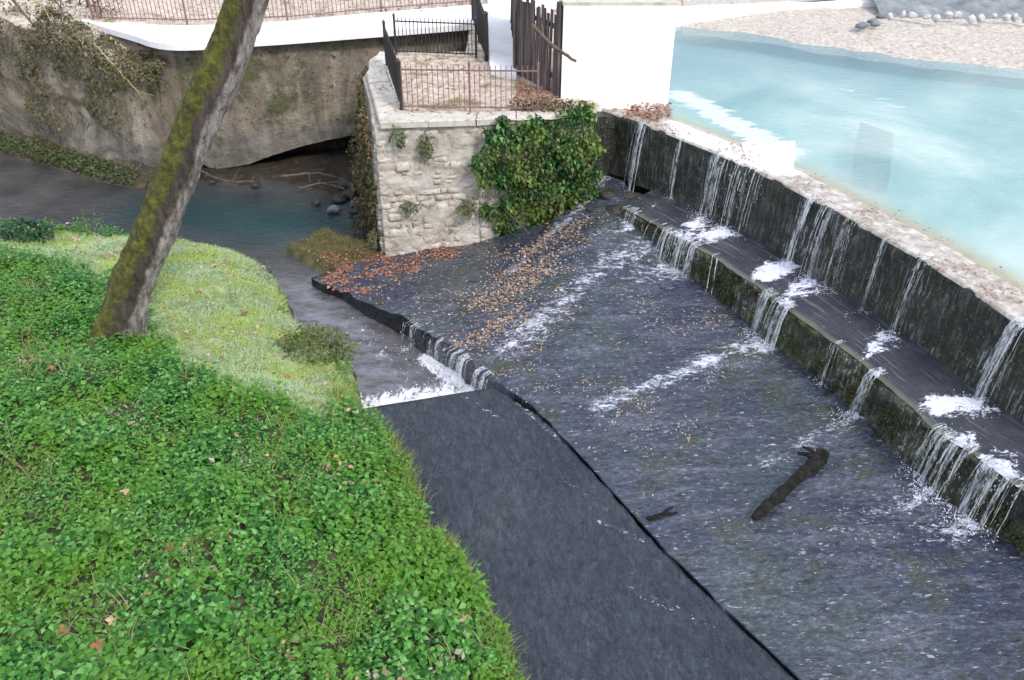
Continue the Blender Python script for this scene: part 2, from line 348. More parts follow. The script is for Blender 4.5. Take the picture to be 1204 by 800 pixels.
class MB:
    def __init__(s): s.v = []; s.f = []
    def add(s, v, f):
        k = len(s.v); s.v += [tuple(map(float, p)) for p in v]; s.f += [[i+k for i in q] for q in f]
    def box(s, c, x, y, z, jit=0.):
        """c centre, x y z half axes"""
        c, x, y, z = (np.array(a, float) for a in (c, x, y, z))
        v = [c+i*x+j*y+k*z+np.random.default_rng(len(s.v)+3).normal(0, jit, 3)*(1 if jit else 0) for k in (-1, 1) for j in (-1, 1) for i in (-1, 1)]
        s.add(v, [(0, 2, 3, 1), (4, 5, 7, 6), (0, 1, 5, 4), (2, 6, 7, 3), (0, 4, 6, 2), (1, 3, 7, 5)])
    def bar(s, a, b, r, n=6, r2=None):
        s.tube([a, b], [r, r if r2 is None else r2], n)
    def tube(s, pts, rad, n=8, wob=0., freq=3., cap=True, flat=1.):
        pts = [np.array(p, float) for p in pts]; k0 = len(s.v); rings = len(pts); V = []
        up = np.array([0, 0, 1.]) if abs((pts[-1]-pts[0])[2]) < .9*np.linalg.norm(pts[-1]-pts[0]) else np.array([0, 1., 0])
        for i, p in enumerate(pts):
            d = pts[min(i+1, rings-1)]-pts[max(i-1, 0)]; d /= np.linalg.norm(d)+1e-9
            a = np.cross(d, up); a /= np.linalg.norm(a)+1e-9; b_ = np.cross(a, d)
            for j in range(n):
                t = 2*math.pi*j/n
                q = a*math.cos(t)+b_*math.sin(t)*flat
                r = rad[i]
                if wob: r *= 1+wob*noise.noise(Vector((p+q*rad[i])*freq))
                V.append(p+q*r)
        Fc = [(i*n+j, i*n+(j+1) % n, (i+1)*n+(j+1) % n, (i+1)*n+j) for i in range(rings-1) for j in range(n)]
        if cap: Fc += [tuple(range(n))[::-1], tuple((rings-1)*n+j for j in range(n))]
        s.add(V, Fc)
    def build(s, name, mat, parent=None, smooth=False, loc=None):
        return obj(name, s.v, s.f, mat, parent, smooth, None, loc)

def grid_faces(nu, nv):
    i = np.arange(nu-1)[:, None]; j = np.arange(nv-1)[None, :]
    a = (i*nv+j).ravel()
    return np.stack([a, a+nv, a+nv+1, a+1], 1)
def fnoise(V, scale, amp, seed=0.):
    return np.array([noise.fractal(Vector((p[0]*scale+seed, p[1]*scale, p[2]*scale)), 1., 2., 4) for p in V])*amp
def polyline(pts, t):
    """points at arc-length fractions t along a polyline smoothed by Catmull-Rom"""
    p = np.array(pts, float); q = []
    e = np.vstack([2*p[0]-p[1], p, 2*p[-1]-p[-2]])
    for i in range(1, len(e)-2):
        for s in np.linspace(0, 1, 24, endpoint=False):
            a, b, c, d = e[i-1], e[i], e[i+1], e[i+2]
            q.append(.5*((2*b)+(-a+c)*s+(2*a-5*b+4*c-d)*s*s+(-a+3*b-3*c+d)*s**3))
    q.append(p[-1]); q = np.array(q)
    L = np.r_[0, np.cumsum(np.linalg.norm(np.diff(q, axis=0), axis=1))]; L /= L[-1]
    return np.stack([np.interp(t, L, q[:, k]) for k in range(p.shape[1])], 1)
def inpoly(x, y, poly):
    r = np.zeros(x.shape, bool); n = len(poly); j = n-1
    for i in range(n):
        xi, yi = poly[i][:2]; xj, yj = poly[j][:2]
        c = ((yi > y) != (yj > y)) & (x < (xj-xi)*(y-yi)/(yj-yi+1e-12)+xi)
        r ^= c; j = i
    return r
def seg_dist(x, y, pl):
    d = np.full(x.shape, 1e9)
    for a, b in zip(pl[:-1], pl[1:]):
        ax, ay = a[:2]; bx, by = b[:2]; ux, uy = bx-ax, by-ay
        t = np.clip(((x-ax)*ux+(y-ay)*uy)/(ux*ux+uy*uy+1e-12), 0, 1)
        d = np.minimum(d, np.hypot(x-ax-t*ux, y-ay-t*uy))
    return d
def unit(v): return v/(np.linalg.norm(v, axis=-1, keepdims=True)+1e-9)
def leaves_mesh(p, d, up, L, W, droop=.15, fold=.2):
    """one folded five-point leaf per row"""
    p = np.asarray(p, float); d = unit(np.asarray(d, float))
    side = unit(np.cross(d, up)); nr = np.cross(side, d)
    L = np.asarray(L)[:, None]*np.ones((len(p), 1)); W = np.asarray(W)[:, None]*np.ones((len(p), 1))
    b = p; m = p+d*L*.45+nr*L*.05; t = p+d*L-nr*L*droop
    l = p+d*L*.42+side*W*.5+nr*W*fold; r = p+d*L*.42-side*W*.5+nr*W*fold
    V = np.stack([b, r, t, l, m], 1).reshape(-1, 3)
    k = np.arange(len(p))[:, None]*5
    Fc = np.concatenate([k+np.array([[0, 1, 2, 4]]), k+np.array([[0, 4, 2, 3]])], 1).reshape(-1, 4)
    return V, Fc
def flat_leaves(name, pos, size, mat, tilt=.25, kind='stuff', lift=.006, asp=.6):
    n = len(pos); a = RNG.uniform(0, 2*math.pi, n)
    d = np.stack([np.cos(a), np.sin(a), RNG.normal(0, tilt, n)], 1)
    up = np.array([0, 0, 1.])+RNG.normal(0, tilt, (n, 3))
    s = size*RNG.uniform(.6, 1.4, n)
    V, Fc = leaves_mesh(np.asarray(pos)+np.array([0, 0, lift]), d, up, s, s*asp*RNG.uniform(.7, 1.3, n), RNG.uniform(-.1, .2), .12)
    o = obj(name, V, Fc, mat)
    if kind: K(o, kind)
    return o
def pix_poly(pts, z): return [P(x, y, z)[:2] for x, y in pts]
def scatter_poly(poly, n):
    xs = [q[0] for q in poly]; ys = [q[1] for q in poly]
    x = RNG.uniform(min(xs), max(xs), n*4); y = RNG.uniform(min(ys), max(ys), n*4)
    k = inpoly(x, y, poly); return x[k][:n], y[k][:n]

REST = []
# ------------------------------------------------------------------ weir
CREST_Z, UB, LIPZ, LB = 2.6, 1.36, 1.2, .42
crest_pts = [(1.3, 19.4), (1.84, 18.57), (2.81, 17.38), (3.98, 15.7), (4.77, 14.35), (5.16, 13.57), (5.85, 12.01), (6.36, 10.72), (6.72, 9.47), (7.30, 8.3), (8.3, 6.4), (9.9, 3.4), (12.3, -1.)]
NW = 420
tt = np.linspace(0, 1, NW)
CR = polyline(crest_pts, tt)
tan = unit(np.gradient(CR, axis=0)); NRM = np.stack([tan[:, 1], -tan[:, 0]], 1)   # outward, to the apron
if NRM[NW//2, 0] > 0: NRM = -NRM
ARC = np.r_[0, np.cumsum(np.linalg.norm(np.diff(CR, axis=0), axis=1))]
def crest_at(px, py, z=CREST_Z):
    """index of the weir section nearest the surveyed spot"""
    q = P(px, py, z)[:2]; return int(np.argmin(np.hypot(*(CR-q).T)))
def lip_at(px, py):
    q = P(px, py, LIPZ)[:2]; return int(np.argmin(np.hypot(*(CR+NRM*1.0-q).T)))

upper_falls = [  # px, py, width, strands, strength, label
    (760, 146, .10, 4, 1.0, 'narrow white trickle over the weir crest right beside the white pillar'),
    (798, 163, .05, 2, .5, 'hair-thin trickle down the dark weir wall just right of the pillar trickle'),
    (845, 181, .22, 7, .9, 'veil of thin strands falling to the biggest froth patch on the step'),
    (878, 196, .26, 8, .9, 'wider veil of fine strands beside the right half of the biggest froth patch'),
    (956, 233, .10, 6, 1.3, 'strong curved jet of water spouting from the middle of the weir crest'),
    (978, 245, .08, 4, .9, 'thinner stream just right of the strong curved jet'),
    (1001, 258, .14, 5, .7, 'broken pair of faint strands right of the two middle streams'),
    (1043, 283, .08, 3, .4, 'faint short dribble at the middle of the dark upper wall'),
    (1084, 307, .09, 4, .9, 'single slanting stream falling on the third froth patch of the step'),
    (1202, 382, .14, 6, 1.1, 'white stream down the upper wall at the right edge of the photo')]
lower_falls = [
    (738, 252, .22, 7, .9, 'small cascade off the left end of the lower step under the pillar'),
    (795, 283, .62, 22, 1.1, 'broad curtain of white strands spilling off the step below the biggest froth patch'),
    (908, 345, .12, 6, .8, 'pair of strands off the lower step left of the bright forked spill'),
    (924, 357, .20, 9, 1.2, 'bright forked spill off the lower step below the middle froth'),
    (990, 402, .08, 3, .45, 'weak dribble down the mossy lower wall between two brighter spills'),
    (1033, 437, .07, 5, 1.2, 'lone straight white spout off the lower step above the log'),
    (1122, 497, .18, 4, .5, 'thin green-tinged trickles down the lower wall beside the big right spill'),
    (1152, 512, .22, 9, 1.2, 'arched white spill over the lower lip at the far right'),
    (1198, 540, .34, 14, 1.2, 'thick white cascade off the lower step at the right edge')]
UI = [crest_at(a[0], a[1]) for a in upper_falls]; LI = [lip_at(a[0], a[1]) for a in lower_falls]

weir = empty('weir', (CR[200][0], CR[200][1], 0))
T(weir, 'long curved dark mossy stone weir stepping down from the pale pond crest', 'weir')
def sweep(name, prof, mat, amp, scale, i0=0, i1=NW, attrs=False, seed=0., dense=1):
    """prof: list of (outward offset, z) swept along the crest line"""
    idx = np.arange(i0, i1); pr = []
    for (a, b) in zip(prof[:-1], prof[1:]):
        n = max(1, int(math.hypot(b[0]-a[0], b[1]-a[1])/.055))
        pr += [(a[0]+(b[0]-a[0])*k/n, a[1]+(b[1]-a[1])*k/n) for k in range(n)]
    pr.append(prof[-1]); pr = np.array(pr); nv = len(pr)
    X = CR[idx][:, None, :]+NRM[idx][:, None, :]*pr[None, :, 0, None]
    V = np.concatenate([X, np.broadcast_to(pr[None, :, 1, None], (len(idx), nv, 1))], 2).reshape(-1, 3)
    if amp:
        nn = fnoise(V, scale, amp, seed); nn2 = fnoise(V, scale*3.1, amp*.5, seed+9)
        no = np.repeat(NRM[idx], nv, 0)
        V[:, :2] += no*(nn+nn2)[:, None]; V[:, 2] += nn2*.35
    at = {}
    if attrs:
        al = np.repeat(ARC[idx], nv); ac = np.tile(np.linspace(0, 1, nv), len(idx))
        fm = np.zeros(len(V))
        for k, (a, ci) in enumerate(zip(upper_falls, UI)):
            u = (al-ARC[ci]-.10*0)
            s = a[4]; w = a[2]+.16*s
            wob = .16*np.array([noise.noise(Vector((x_*2.3, y_*4., k))) for x_, y_ in zip(al, ac)]) if abs(s) > 0 else 0
            dv = np.exp(-((u+wob-.25*ac*(k % 3-1))/w)**2)*np.clip(.55+1.1*ac-1.25*ac**3, 0, 1)*min(1, .35+.65*s)
            fm = np.maximum(fm, dv*(.62+.42*s))
        for k, (a, ci) in enumerate(zip(lower_falls, LI)):
            u = al-ARC[ci]; w = a[2]*.8+.10
            fm = np.maximum(fm, np.exp(-(u/w)**2)*np.clip(ac*1.4-.35, 0, 1)*a[4]*.75)
        bl = np.exp(-((al-ARC[crest_at(845, 175)])/2.0)**4)*np.clip(1.9-1.4*ac, .5, 1)  # stretch of crest that gets the painted reflection white
        at = dict(along=al, across=ac, foam=np.clip(fm, 0, 1.2), crest_glare=bl)
    return obj(name, V, grid_faces(len(idx), nv), mat, weir, True, at)
IS = lip_at(725, 245)
sweep('upper_wall', [(-.02, CREST_Z-.012), (.02, CREST_Z-.06), (.05, 1.9), (.09, UB-.1)], M['weir_face'], .05, 1.6, 0, NW, True)
sweep('crest', [(-1.35, CREST_Z-.30), (-.85, CREST_Z-.055), (-.4, CREST_Z-.01), (0, CREST_Z), (.015, CREST_Z-.05)], M['crest'], .022, 2.2, 0, NW, True, seed=4.)
sweep('step', [(.06, UB), (.5, UB-.05), (.97, LIPZ), (1.01, LIPZ-.05)], M['step'], .045, 1.6, IS, NW, True, 7.)
sweep('lower_wall', [(.80, LIPZ-.035), (1.03, LIPZ-.075), (1.04, LIPZ-.14), (1.05, .8), (1.12, LB-.25)], M['weir_low'], .13, 2.4, IS, NW, True, 13.)
# hanging moss and weed of the lower wall
n = 17000
ii = RNG.integers(IS, NW, n); zz_ = RNG.uniform(LB+.02, LIPZ-.10, n)
base = np.concatenate([CR[ii]+NRM[ii]*(1.03+.07*(LIPZ-zz_)/.8+RNG.normal(0, .02, n))[:, None], zz_[:, None]], 1)
kk = np.array([noise.noise(Vector(p)*1.7) for p in base]) > -.05
base = base[kk]; nn_ = NRM[ii][kk]
d = np.concatenate([nn_*.5, -np.ones((len(base), 1))], 1)+RNG.normal(0, .5, (len(base), 3))
V, Fc = leaves_mesh(base, d, np.concatenate([nn_, np.ones((len(nn_), 1))*.3], 1), RNG.uniform(.03, .07, len(base)), RNG.uniform(.02, .04, len(base)))
M['moss'] = leafy('wall_moss', [(.012, .016, .006), (.022, .028, .008), (.04, .048, .013), (.07, .07, .025), (.05, .035, .018)], .7, .1)
K(obj('moss_tuft', V, Fc, M['moss'], weir), 'stuff')
# added white plate on the crest, standing in for a blown-out reflection
def plate(name, pix, z0, z1, mat, label, cat, parent=None):
    q = [P(x, y, z1) for x, y in pix]; n_ = len(q)
    c = np.mean(q, 0); q2 = [c+(a-c)*.985 for a in q]
    v = [(a[0], a[1], z0) for a in q]+[(a[0], a[1], z1-.012) for a in q]+[(a[0], a[1], z1) for a in q2]
    f = [list(range(n_))[::-1], list(range(2*n_, 3*n_))]
    for k in range(n_):
        f += [[k, (k+1) % n_, n_+(k+1) % n_, n_+k], [n_+k, n_+(k+1) % n_, 2*n_+(k+1) % n_, 2*n_+k]]
    o = obj(name, v, f, mat, parent)
    if label: T(o, label, cat)
    return o
plate('white_reflection', [(872, 168), (890, 163), (912, 166), (935, 166), (934, 184), (933, 203), (905, 199), (876, 184)], 2.4, 2.612, M['walk'], 'white plate on the pond side of the weir crest standing in for a bright reflection', 'slab')

# ------------------------------------------------------------------ apron
pairs = [((-4.30, 16.0, -.34), (-3.0, 16.85, -.2)), ((-1.98, 13.83, -.06), (-.6, 17.1, .10)), ((-1.01, 12.7, 0), (1.0, 17.5, .60)), ((-.5, 12.0, 0), (1.6, 18.6, 1.15)), ((-.24, 11.64, 0), (2.45, 17.6, 1.25)),
         ((.3, 11.05, 0), (2.75, 16.7, 1.05)), ((.64, 10.5, 0), (3.4, 15.2, .62)), ((2.01, 7.92, 0), (4.75, 12.2, LB)), ((3.22, 6., 0), (5.55, 10.15, LB)), ((5.1, 3., 0), (6.85, 7.5, LB)), ((6.35, 1., 0), (8.6, 4.4, LB)), ((7.6, -1., 0), (11.4, -.6, LB))]
NU, NV = 260, 110
lo = np.array([p[0] for p in pairs]); hi = np.array([p[1] for p in pairs])
ts = np.linspace(0, 1, len(pairs)); tu = np.linspace(0, 1, NU)
A_lo = np.stack([np.interp(tu, ts, lo[:, k]) for k in range(3)], 1); A_hi = np.stack([np.interp(tu, ts, hi[:, k]) for k in range(3)], 1)
for i_, p_ in enumerate(A_lo):
    if tu[i_] < .33: p_[:2] += [.07*noise.fractal(Vector((p_[0]*1.6, p_[1]*1.6, 3)), 1., 2., 4), .07*noise.fractal(Vector((p_[0]*1.6, p_[1]*1.6, 8)), 1., 2., 4)]; p_[2] += .05*noise.noise(Vector((p_[0]*2.5, p_[1]*2.5, 1)))
kf = np.linspace(0, 1, NV)[None, :, None]
AV = A_lo[:, None, :]*(1-kf)+A_hi[:, None, :]*kf
AV = AV.copy()
# keep the joint beside the slab open: pull the lower edge back a little, unevenly
back = np.array([.062+.05*noise.fractal(Vector((p[0]*2.1, p[1]*2.1, 3)), 1., 2., 4) for p in A_lo])
dirn = unit((A_hi-A_lo)[:, :2])
AV[:, 0, :2] += dirn*back[:, None]
AVf = AV.reshape(-1, 3)
h = fnoise(AVf, .9, .035, 2.)+fnoise(AVf, 4., .012, 5.)
AVf[:, 2] += h*np.clip(np.tile(np.linspace(0, 1, NV), NU)*8, .35, 1)
def plume(x, y, src, length, w0, w1, strength):
    fx, fy = math.cos(FLOW), math.sin(FLOW)
    s = (x-src[0])*fx+(y-src[1])*fy; c = -(x-src[0])*fy+(y-src[1])*fx
    w = w0+(w1-w0)*np.clip(s/length, 0, 1)
    return strength*np.exp(-(c/w)**2)*np.where(s > -.12, np.exp(-np.clip(s, 0, None)/length), 0)
fo = np.zeros(len(AVf)); ax, ay = AVf[:, 0], AVf[:, 1]
for a, ci in zip(lower_falls, LI):
    q = CR[ci]+NRM[ci]*1.15
    fo = np.maximum(fo, plume(ax, ay, q, .55+1.5*a[2]+.5*a[4], .10+a[2]*.8, .3+a[2], .62*min(1, a[4])))
    fo = np.maximum(fo, plume(ax, ay, q, 3.6, .25+a[2], .8+a[2], .46*min(1, a[4])))
for pl, w, s in (([(745, 222), (690, 270), (600, 320)], .22, .50), ([(905, 400), (820, 430), (700, 470)], .28, .55), ([(790, 300), (700, 335), (600, 400)], .6, .50), ([(1010, 490), (900, 540)], .25, .4)):
    fo = np.maximum(fo, s*np.exp(-(seg_dist(ax, ay, [P(x, y, .3) for x, y in pl])/w)**2))
fo *= 1.3; fo += .15*np.clip(fnoise(AVf, .8, 1., 21.), 0, 1)
nA = len(AVf)
# skirt below the rim and under the far edges
sk = AV[:, 0, :].copy(); sk[:, :2] -= dirn*0.0; sk = sk+np.array([0, 0, 0]); sk[:, 2] = -1.25
side_faces = np.array([[i*NV, nA+i, nA+i+1, (i+1)*NV] for i in range(NU-1)])
e0 = np.arange(NV); s0 = AV[0].copy(); s0[:, 2] = -1.25
end_faces = np.array([[j, j+1, nA+NU+j+1, nA+NU+j] for j in range(NV-1)])
V = np.vstack([AVf, sk, s0])
Fc = np.vstack([grid_faces(NU, NV), side_faces, end_faces])
K(obj('apron', V, Fc, M['apron'], None, True, dict(foam=np.r_[np.clip(fo, 0, 1.2), np.zeros(NU+NV)])), 'structure')
from mathutils.bvhtree import BVHTree
bvh_apron = BVHTree.FromPolygons([Vector(p) for p in V], Fc.tolist())
def apron_z(x, y):
    r = bvh_apron.ray_cast(Vector((x, y, 5)), Vector((0, 0, -1)), 10)
    return r[0].z if r[0] is not None and r[0].z > -.9 else None

for k, (x, y, s_) in enumerate(((728, 238, .24), (716, 226, .20), (742, 226, .17), (752, 232, .2), (700, 236, .15))):
    q = P(x, y, 1.2)
    REST.append((q, s_, k))

# ------------------------------------------------------------------ lower slab
crack = polyline([(-.30, 11.62), (.64, 10.5), (2.01, 7.92), (3.22, 6.), (5.1, 3.), (6.35, 1.), (7.6, -1.)], np.linspace(0, 1, 150))
crack = crack+np.array([[.03*noise.fractal(Vector((a[0]*4, a[1]*4, 0)), 1., 2., 3), .03*noise.fractal(Vector((a[0]*4, a[1]*4, 7)), 1., 2., 3)] for a in crack])
left = polyline([(-4.2, 10.55), (-3.4, 9.4), (-2.6, 7.6), (-1.8, 5.5), (-1.4, 3.), (-1.2, 1.), (-1., -1.)], np.linspace(0, 1, 150))
NS = 90
kk = np.linspace(0, 1, NS)[None, :, None]
SV = left[:, None, :]*(1-kk)+crack[:, None, :]*kk
SV = np.concatenate([SV, np.zeros((150, NS, 1))], 2).reshape(-1, 3)
SV[:, 2] = fnoise(SV, .8, .012, 3.)
sf = np.zeros(len(SV))
for pl, w, s in (([(605, 470), (655, 515)], .10, .55), ([(700, 610), (790, 652)], .08, .5), ([(655, 560), (700, 590)], .12, .4), ([(740, 690), (840, 740)], .12, .45), ([(545, 466), (600, 500)], .1, .4)):
    sf = np.maximum(sf, s*np.exp(-(seg_dist(SV[:, 0], SV[:, 1], [P(x, y, 0) for x, y in pl])/w)**2))
ns = len(SV)
e = SV.reshape(150, NS, 3)
bot1 = e[0].copy(); bot1[:, 2] = -1.25; bot2 = e[:, -1].copy(); bot2[:, 2] = -1.25
V = np.vstack([SV, bot1, bot2])
f1 = np.array([[j, j+1, ns+j+1, ns+j] for j in range(NS-1)])
f2 = np.array([[i*NS+NS-1, (i+1)*NS+NS-1, ns+NS+i+1, ns+NS+i] for i in range(149)])
K(obj('spillway_slab', V, np.vstack([grid_faces(150, NS), f1, f2]), M['slab'], None, True, dict(foam=np.r_[sf, np.zeros(NS+150)])), 'structure')

# ------------------------------------------------------------------ ground, stream, pond
K(obj('ground', [(-600, -300, -1.3), (600, -300, -1.3), (600, 900, -1.3), (-600, 900, -1.3)], [[0, 1, 2, 3]], M['mud']), 'structure')
xs = np.arange(-24, 3.01, .085); ys = np.arange(10.6, 27.5, .085)
X, Y = np.meshgrid(xs, ys, indexing='ij'); WV = np.stack([X.ravel(), Y.ravel(), np.full(X.size, -.55)], 1)
end_line = [P(408, 482, 0), P(480, 472, 0), P(560, 460, 0)]
end_line = [(q[0]*1.03, q[1]+.42) for q in end_line]
wf = 1.1*np.exp(-(seg_dist(WV[:, 0], WV[:, 1], end_line)/.80)**2)
sky_sheen = .8*np.exp(-(seg_dist(WV[:, 0], WV[:, 1], [(-2.2, 12.2), (-3.4, 14.2), (-4.6, 15.6)])/1.0)**2)  # where the sky reflection is painted on the water
rimline = [(-.35, 11.95), (-1.05, 12.7), (-1.6, 13.3)]
wf = np.maximum(wf, .95*np.exp(-(seg_dist(WV[:, 0], WV[:, 1], rimline)/.30)**2))
wf = np.maximum(wf, .40*np.exp(-(seg_dist(WV[:, 0], WV[:, 1], [(-2.0, 12.7), (-2.6, 13.6), (-3.3, 14.6)])/.6)**2))
teal = np.exp(-(seg_dist(WV[:, 0], WV[:, 1], [P(200, 250, -.55), P(300, 262, -.55), P(370, 262, -.55)])/1.5)**2)
WV[:, 2] += .012*np.sin(WV[:, 0]*2.1+WV[:, 1]*3)+np.clip(wf, 0, 1)*.07*np.array([noise.noise(Vector((p[0]*5, p[1]*5, 1))) for p in WV])
K(obj('stream_water', WV, grid_faces(len(xs), len(ys)), M['stream'], None, True, dict(foam=wf, teal=teal, sky_sheen=sky_sheen)), 'structure')

POND = 2.56
xs = np.r_[np.arange(-1.0, 18, .16), [22, 30, 60, 120]]; ys = np.r_[[-8, -2], np.arange(2, 29.5, .16), [34, 60]]
X, Y = np.meshgrid(xs, ys, indexing='ij'); px_, py_ = X.ravel(), Y.ravel()
dcr = seg_dist(px_, py_, CR[::6])
# the pond begins behind the weir
wet = np.zeros(len(px_), bool)
best = np.full(len(px_), 1e9); sgn = np.zeros(len(px_))
for i in range(0, NW, 4):
    dd = np.hypot(px_-CR[i, 0], py_-CR[i, 1]); k = dd < best
    best[k] = dd[k]; sgn[k] = ((px_-CR[i, 0])*NRM[i, 0]+(py_-CR[i, 1])*NRM[i, 1])[k]
shoal = np.clip(1-(dcr-.75)/.55, 0, 1)**1.3
pond_glare = .62*np.exp(-(seg_dist(px_, py_, [P(800, 112, POND), P(850, 138, POND), P(925, 180, POND)])/.75)**2)+.42*np.exp(-(seg_dist(px_, py_, [P(1000, 110, POND), P(1060, 125, POND)])/1.3)**2)  # where bright reflections are painted on the pond
shore = [P(795, 34, POND), P(880, 40, POND), P(950, 52, POND), P(1050, 66, POND), P(1204, 82, POND)]
deep = .9*np.exp(-(seg_dist(px_, py_, [P(800, 60, POND), P(900, 58, POND), P(1010, 75, POND)])/2.6)**2)
ok = (sgn < -.30).reshape(X.shape) & ~((X < 3.4) & (Y < 20.2) & (Y > 18.2)) & ~((X < 1.2))
fc = grid_faces(len(xs), len(ys)); okf = ok.ravel()[fc].all(1)
K(obj('pond_water', np.stack([px_, py_, np.full(len(px_), POND)], 1), fc[okf], M['pond'], None, True, dict(shoal=shoal, deep=deep, pond_glare=pond_glare)), 'structure')
K(obj('pond_bed', np.stack([px_, py_, np.full(len(px_), POND-.42)], 1), fc[okf], M['bed']), 'structure')
plate('square_reflection', [(1012, 143), (1051, 157), (1046, 210), (1004, 195)], POND-.34, POND-.06, M['reflect_dark'], 'dark square plate under the turquoise pond surface standing in for a building reflection', 'slab')  # added plate in place of a building's dark reflection in the water

# gravel beach on the far side of the pond
bp = [(800, 33), (880, 41), (950, 53), (1050, 67), (1120, 75), (1204, 84), (1330, 95)]
front = polyline([P(x, y, POND)[:2] for x, y in bp], np.linspace(0, 1, 90))
NB = 60
V = []
for i in range(90):
    for j in range(NB):
        q = j/(NB-1); y = front[i, 1]-.35+q*9.; x = front[i, 0]+q*1.5
        z = POND-.10+.42*(1-math.exp(-q*9/1.6))+.05*noise.noise(Vector((x*1.3, y*1.3, 0)))
        V.append((x, y, z))
K(obj('gravel_beach', V, grid_faces(90, NB), M['gravel'], None, True), 'structure')

# ------------------------------------------------------------------ far bank: wall, walk, land behind
TOPZ = 2.85
wall_pts = [(-9.55, 23.15), (-8.2, 23.1), (-6.84, 23.3), (-5.4, 23.75), (-4.03, 24.3), (-2.5, 24.85), (-1.02, 25.3), (1.2, 26.0)]
wt = np.linspace(0, 1, 170); WP = polyline(wall_pts, wt)
wtan = unit(np.gradient(WP, axis=0)); wn = np.stack([wtan[:, 1], -wtan[:, 0]], 1)
nz = 64; V = []
arch = [(0, .05), (.10, -.55), (.18, -.45), (.24, -.22), (.33, -.02), (.45, .12), (.58, .34), (.7, .55), (1, .6)]
at_ = np.interp(wt, [a for a, _ in arch], [b for _, b in arch]); at_[0:12] = -.7
for i in range(170):
    for k in range(nz):
        q = k/(nz-1); z = at_[i]+(TOPZ-.06-at_[i])*q
        bat = .32*(1-(z+.5)/3.4)
        p = Vector((WP[i, 0], WP[i, 1], z))
        w = .07*noise.fractal(p*.9, 1., 2., 4)+.03*noise.fractal(p*4, 1., 2., 3)
        V.append((WP[i, 0]+wn[i, 0]*(bat+w), WP[i, 1]+wn[i, 1]*(bat+w), z))
wall = empty('retaining_wall', (WP[60, 0], WP[60, 1], -.6))
T(wall, 'stained grey retaining wall with an undercut dark foot below the white walk', 'wall')
nv0 = len(V)
# the underside of the undercut and the back of the hollow
V2 = []
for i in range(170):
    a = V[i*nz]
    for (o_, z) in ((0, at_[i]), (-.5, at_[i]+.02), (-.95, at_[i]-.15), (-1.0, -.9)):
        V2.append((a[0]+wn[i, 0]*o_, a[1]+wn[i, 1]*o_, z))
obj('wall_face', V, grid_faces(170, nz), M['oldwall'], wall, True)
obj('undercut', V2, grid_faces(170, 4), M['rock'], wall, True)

# earth strip left of it: an older wall under dry creepers
lw_pts = [(-22, 27.8), (-16.0, 25.65), (-13.0, 24.1), (-10.2, 22.55), (-9.75, 22.5), (-9.6, 22.75), (-9.55, 23.3)]
LP_ = polyline(lw_pts, np.linspace(0, 1, 170)); ltan = unit(np.gradient(LP_, axis=0)); ln_ = np.stack([ltan[:, 1], -ltan[:, 0]], 1)
V = []; nz = 60
def ltop(x): return float(np.interp(x, [-22, -15, -12.6, -11.2, -9.9, -9.5], [3.3, 3.05, 2.85, 2.5, 1.95, 2.2]))
for i in range(170):
    for k in range(nz):
        q = k/(nz-1); z = -.8+(ltop(LP_[i, 0])+.8)*q
        p = Vector((LP_[i, 0], LP_[i, 1], z))
        w = .16*noise.fractal(p*.8, 1., 2., 4)+.06*noise.fractal(p*3.5, 1., 2., 3)
        o_ = .45*(1-q)**1.4+w-.5*max(0, q-.9)*10*.3
        V.append((LP_[i, 0]+ln_[i, 0]*o_, LP_[i, 1]+ln_[i, 1]*o_, z))
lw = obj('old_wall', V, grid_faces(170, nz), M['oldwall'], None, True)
T(lw, 'crumbling old wall overgrown with dry creeper at the top left', 'wall')
# land behind the walls
def landz(x, y):
    return TOPZ-.05+.12*noise.noise(Vector((x*.3, y*.3, 0)))+max(0, y-31)*.02
V = []; Fq = []
inner = [(-30, 31.5), (-22, 28.2)]+[tuple(p) for p in LP_[20:150:10]]+[tuple(p) for p in WP[2::6]]+[(3.6, 26.9), (11.2, 28.6), (16, 29.6), (30, 32)]
inner = polyline(inner, np.linspace(0, 1, 140))
rows = [-.35, -.30, -.25, .05, .3, .7, 1.2, 1.8, 2.5, 3.2, 4., 5, 6.5, 9, 14, 30, 90, 300, 800]
for p in inner:
    for r in rows:
        y = p[1]+max(r, .02)+.15; x = p[0]*(1+max(0, r)*.01)
        tz = min(TOPZ, ltop(p[0])) if p[0] < -9.5 else TOPZ
        k = min(1, max(0, r)/2.)
        z = (tz-.06)*(1-k)+(TOPZ-.02+(.2 if p[0] < -10 else 0))*k+.05*noise.noise(Vector((x, y, 0)))
        if r < 0: z = {-.35: -.9, -.30: 1.0, -.25: 1.2}[r]; y = p[1]+(.15 if r == -.25 else 1.4)
        if p[0] > 2.2 and r >= 0: z = min(z, 2.75)
        V.append((x, y, z))
K(obj('far_bank', V, grid_faces(140, len(rows)), M['leafground'], None, True), 'structure')

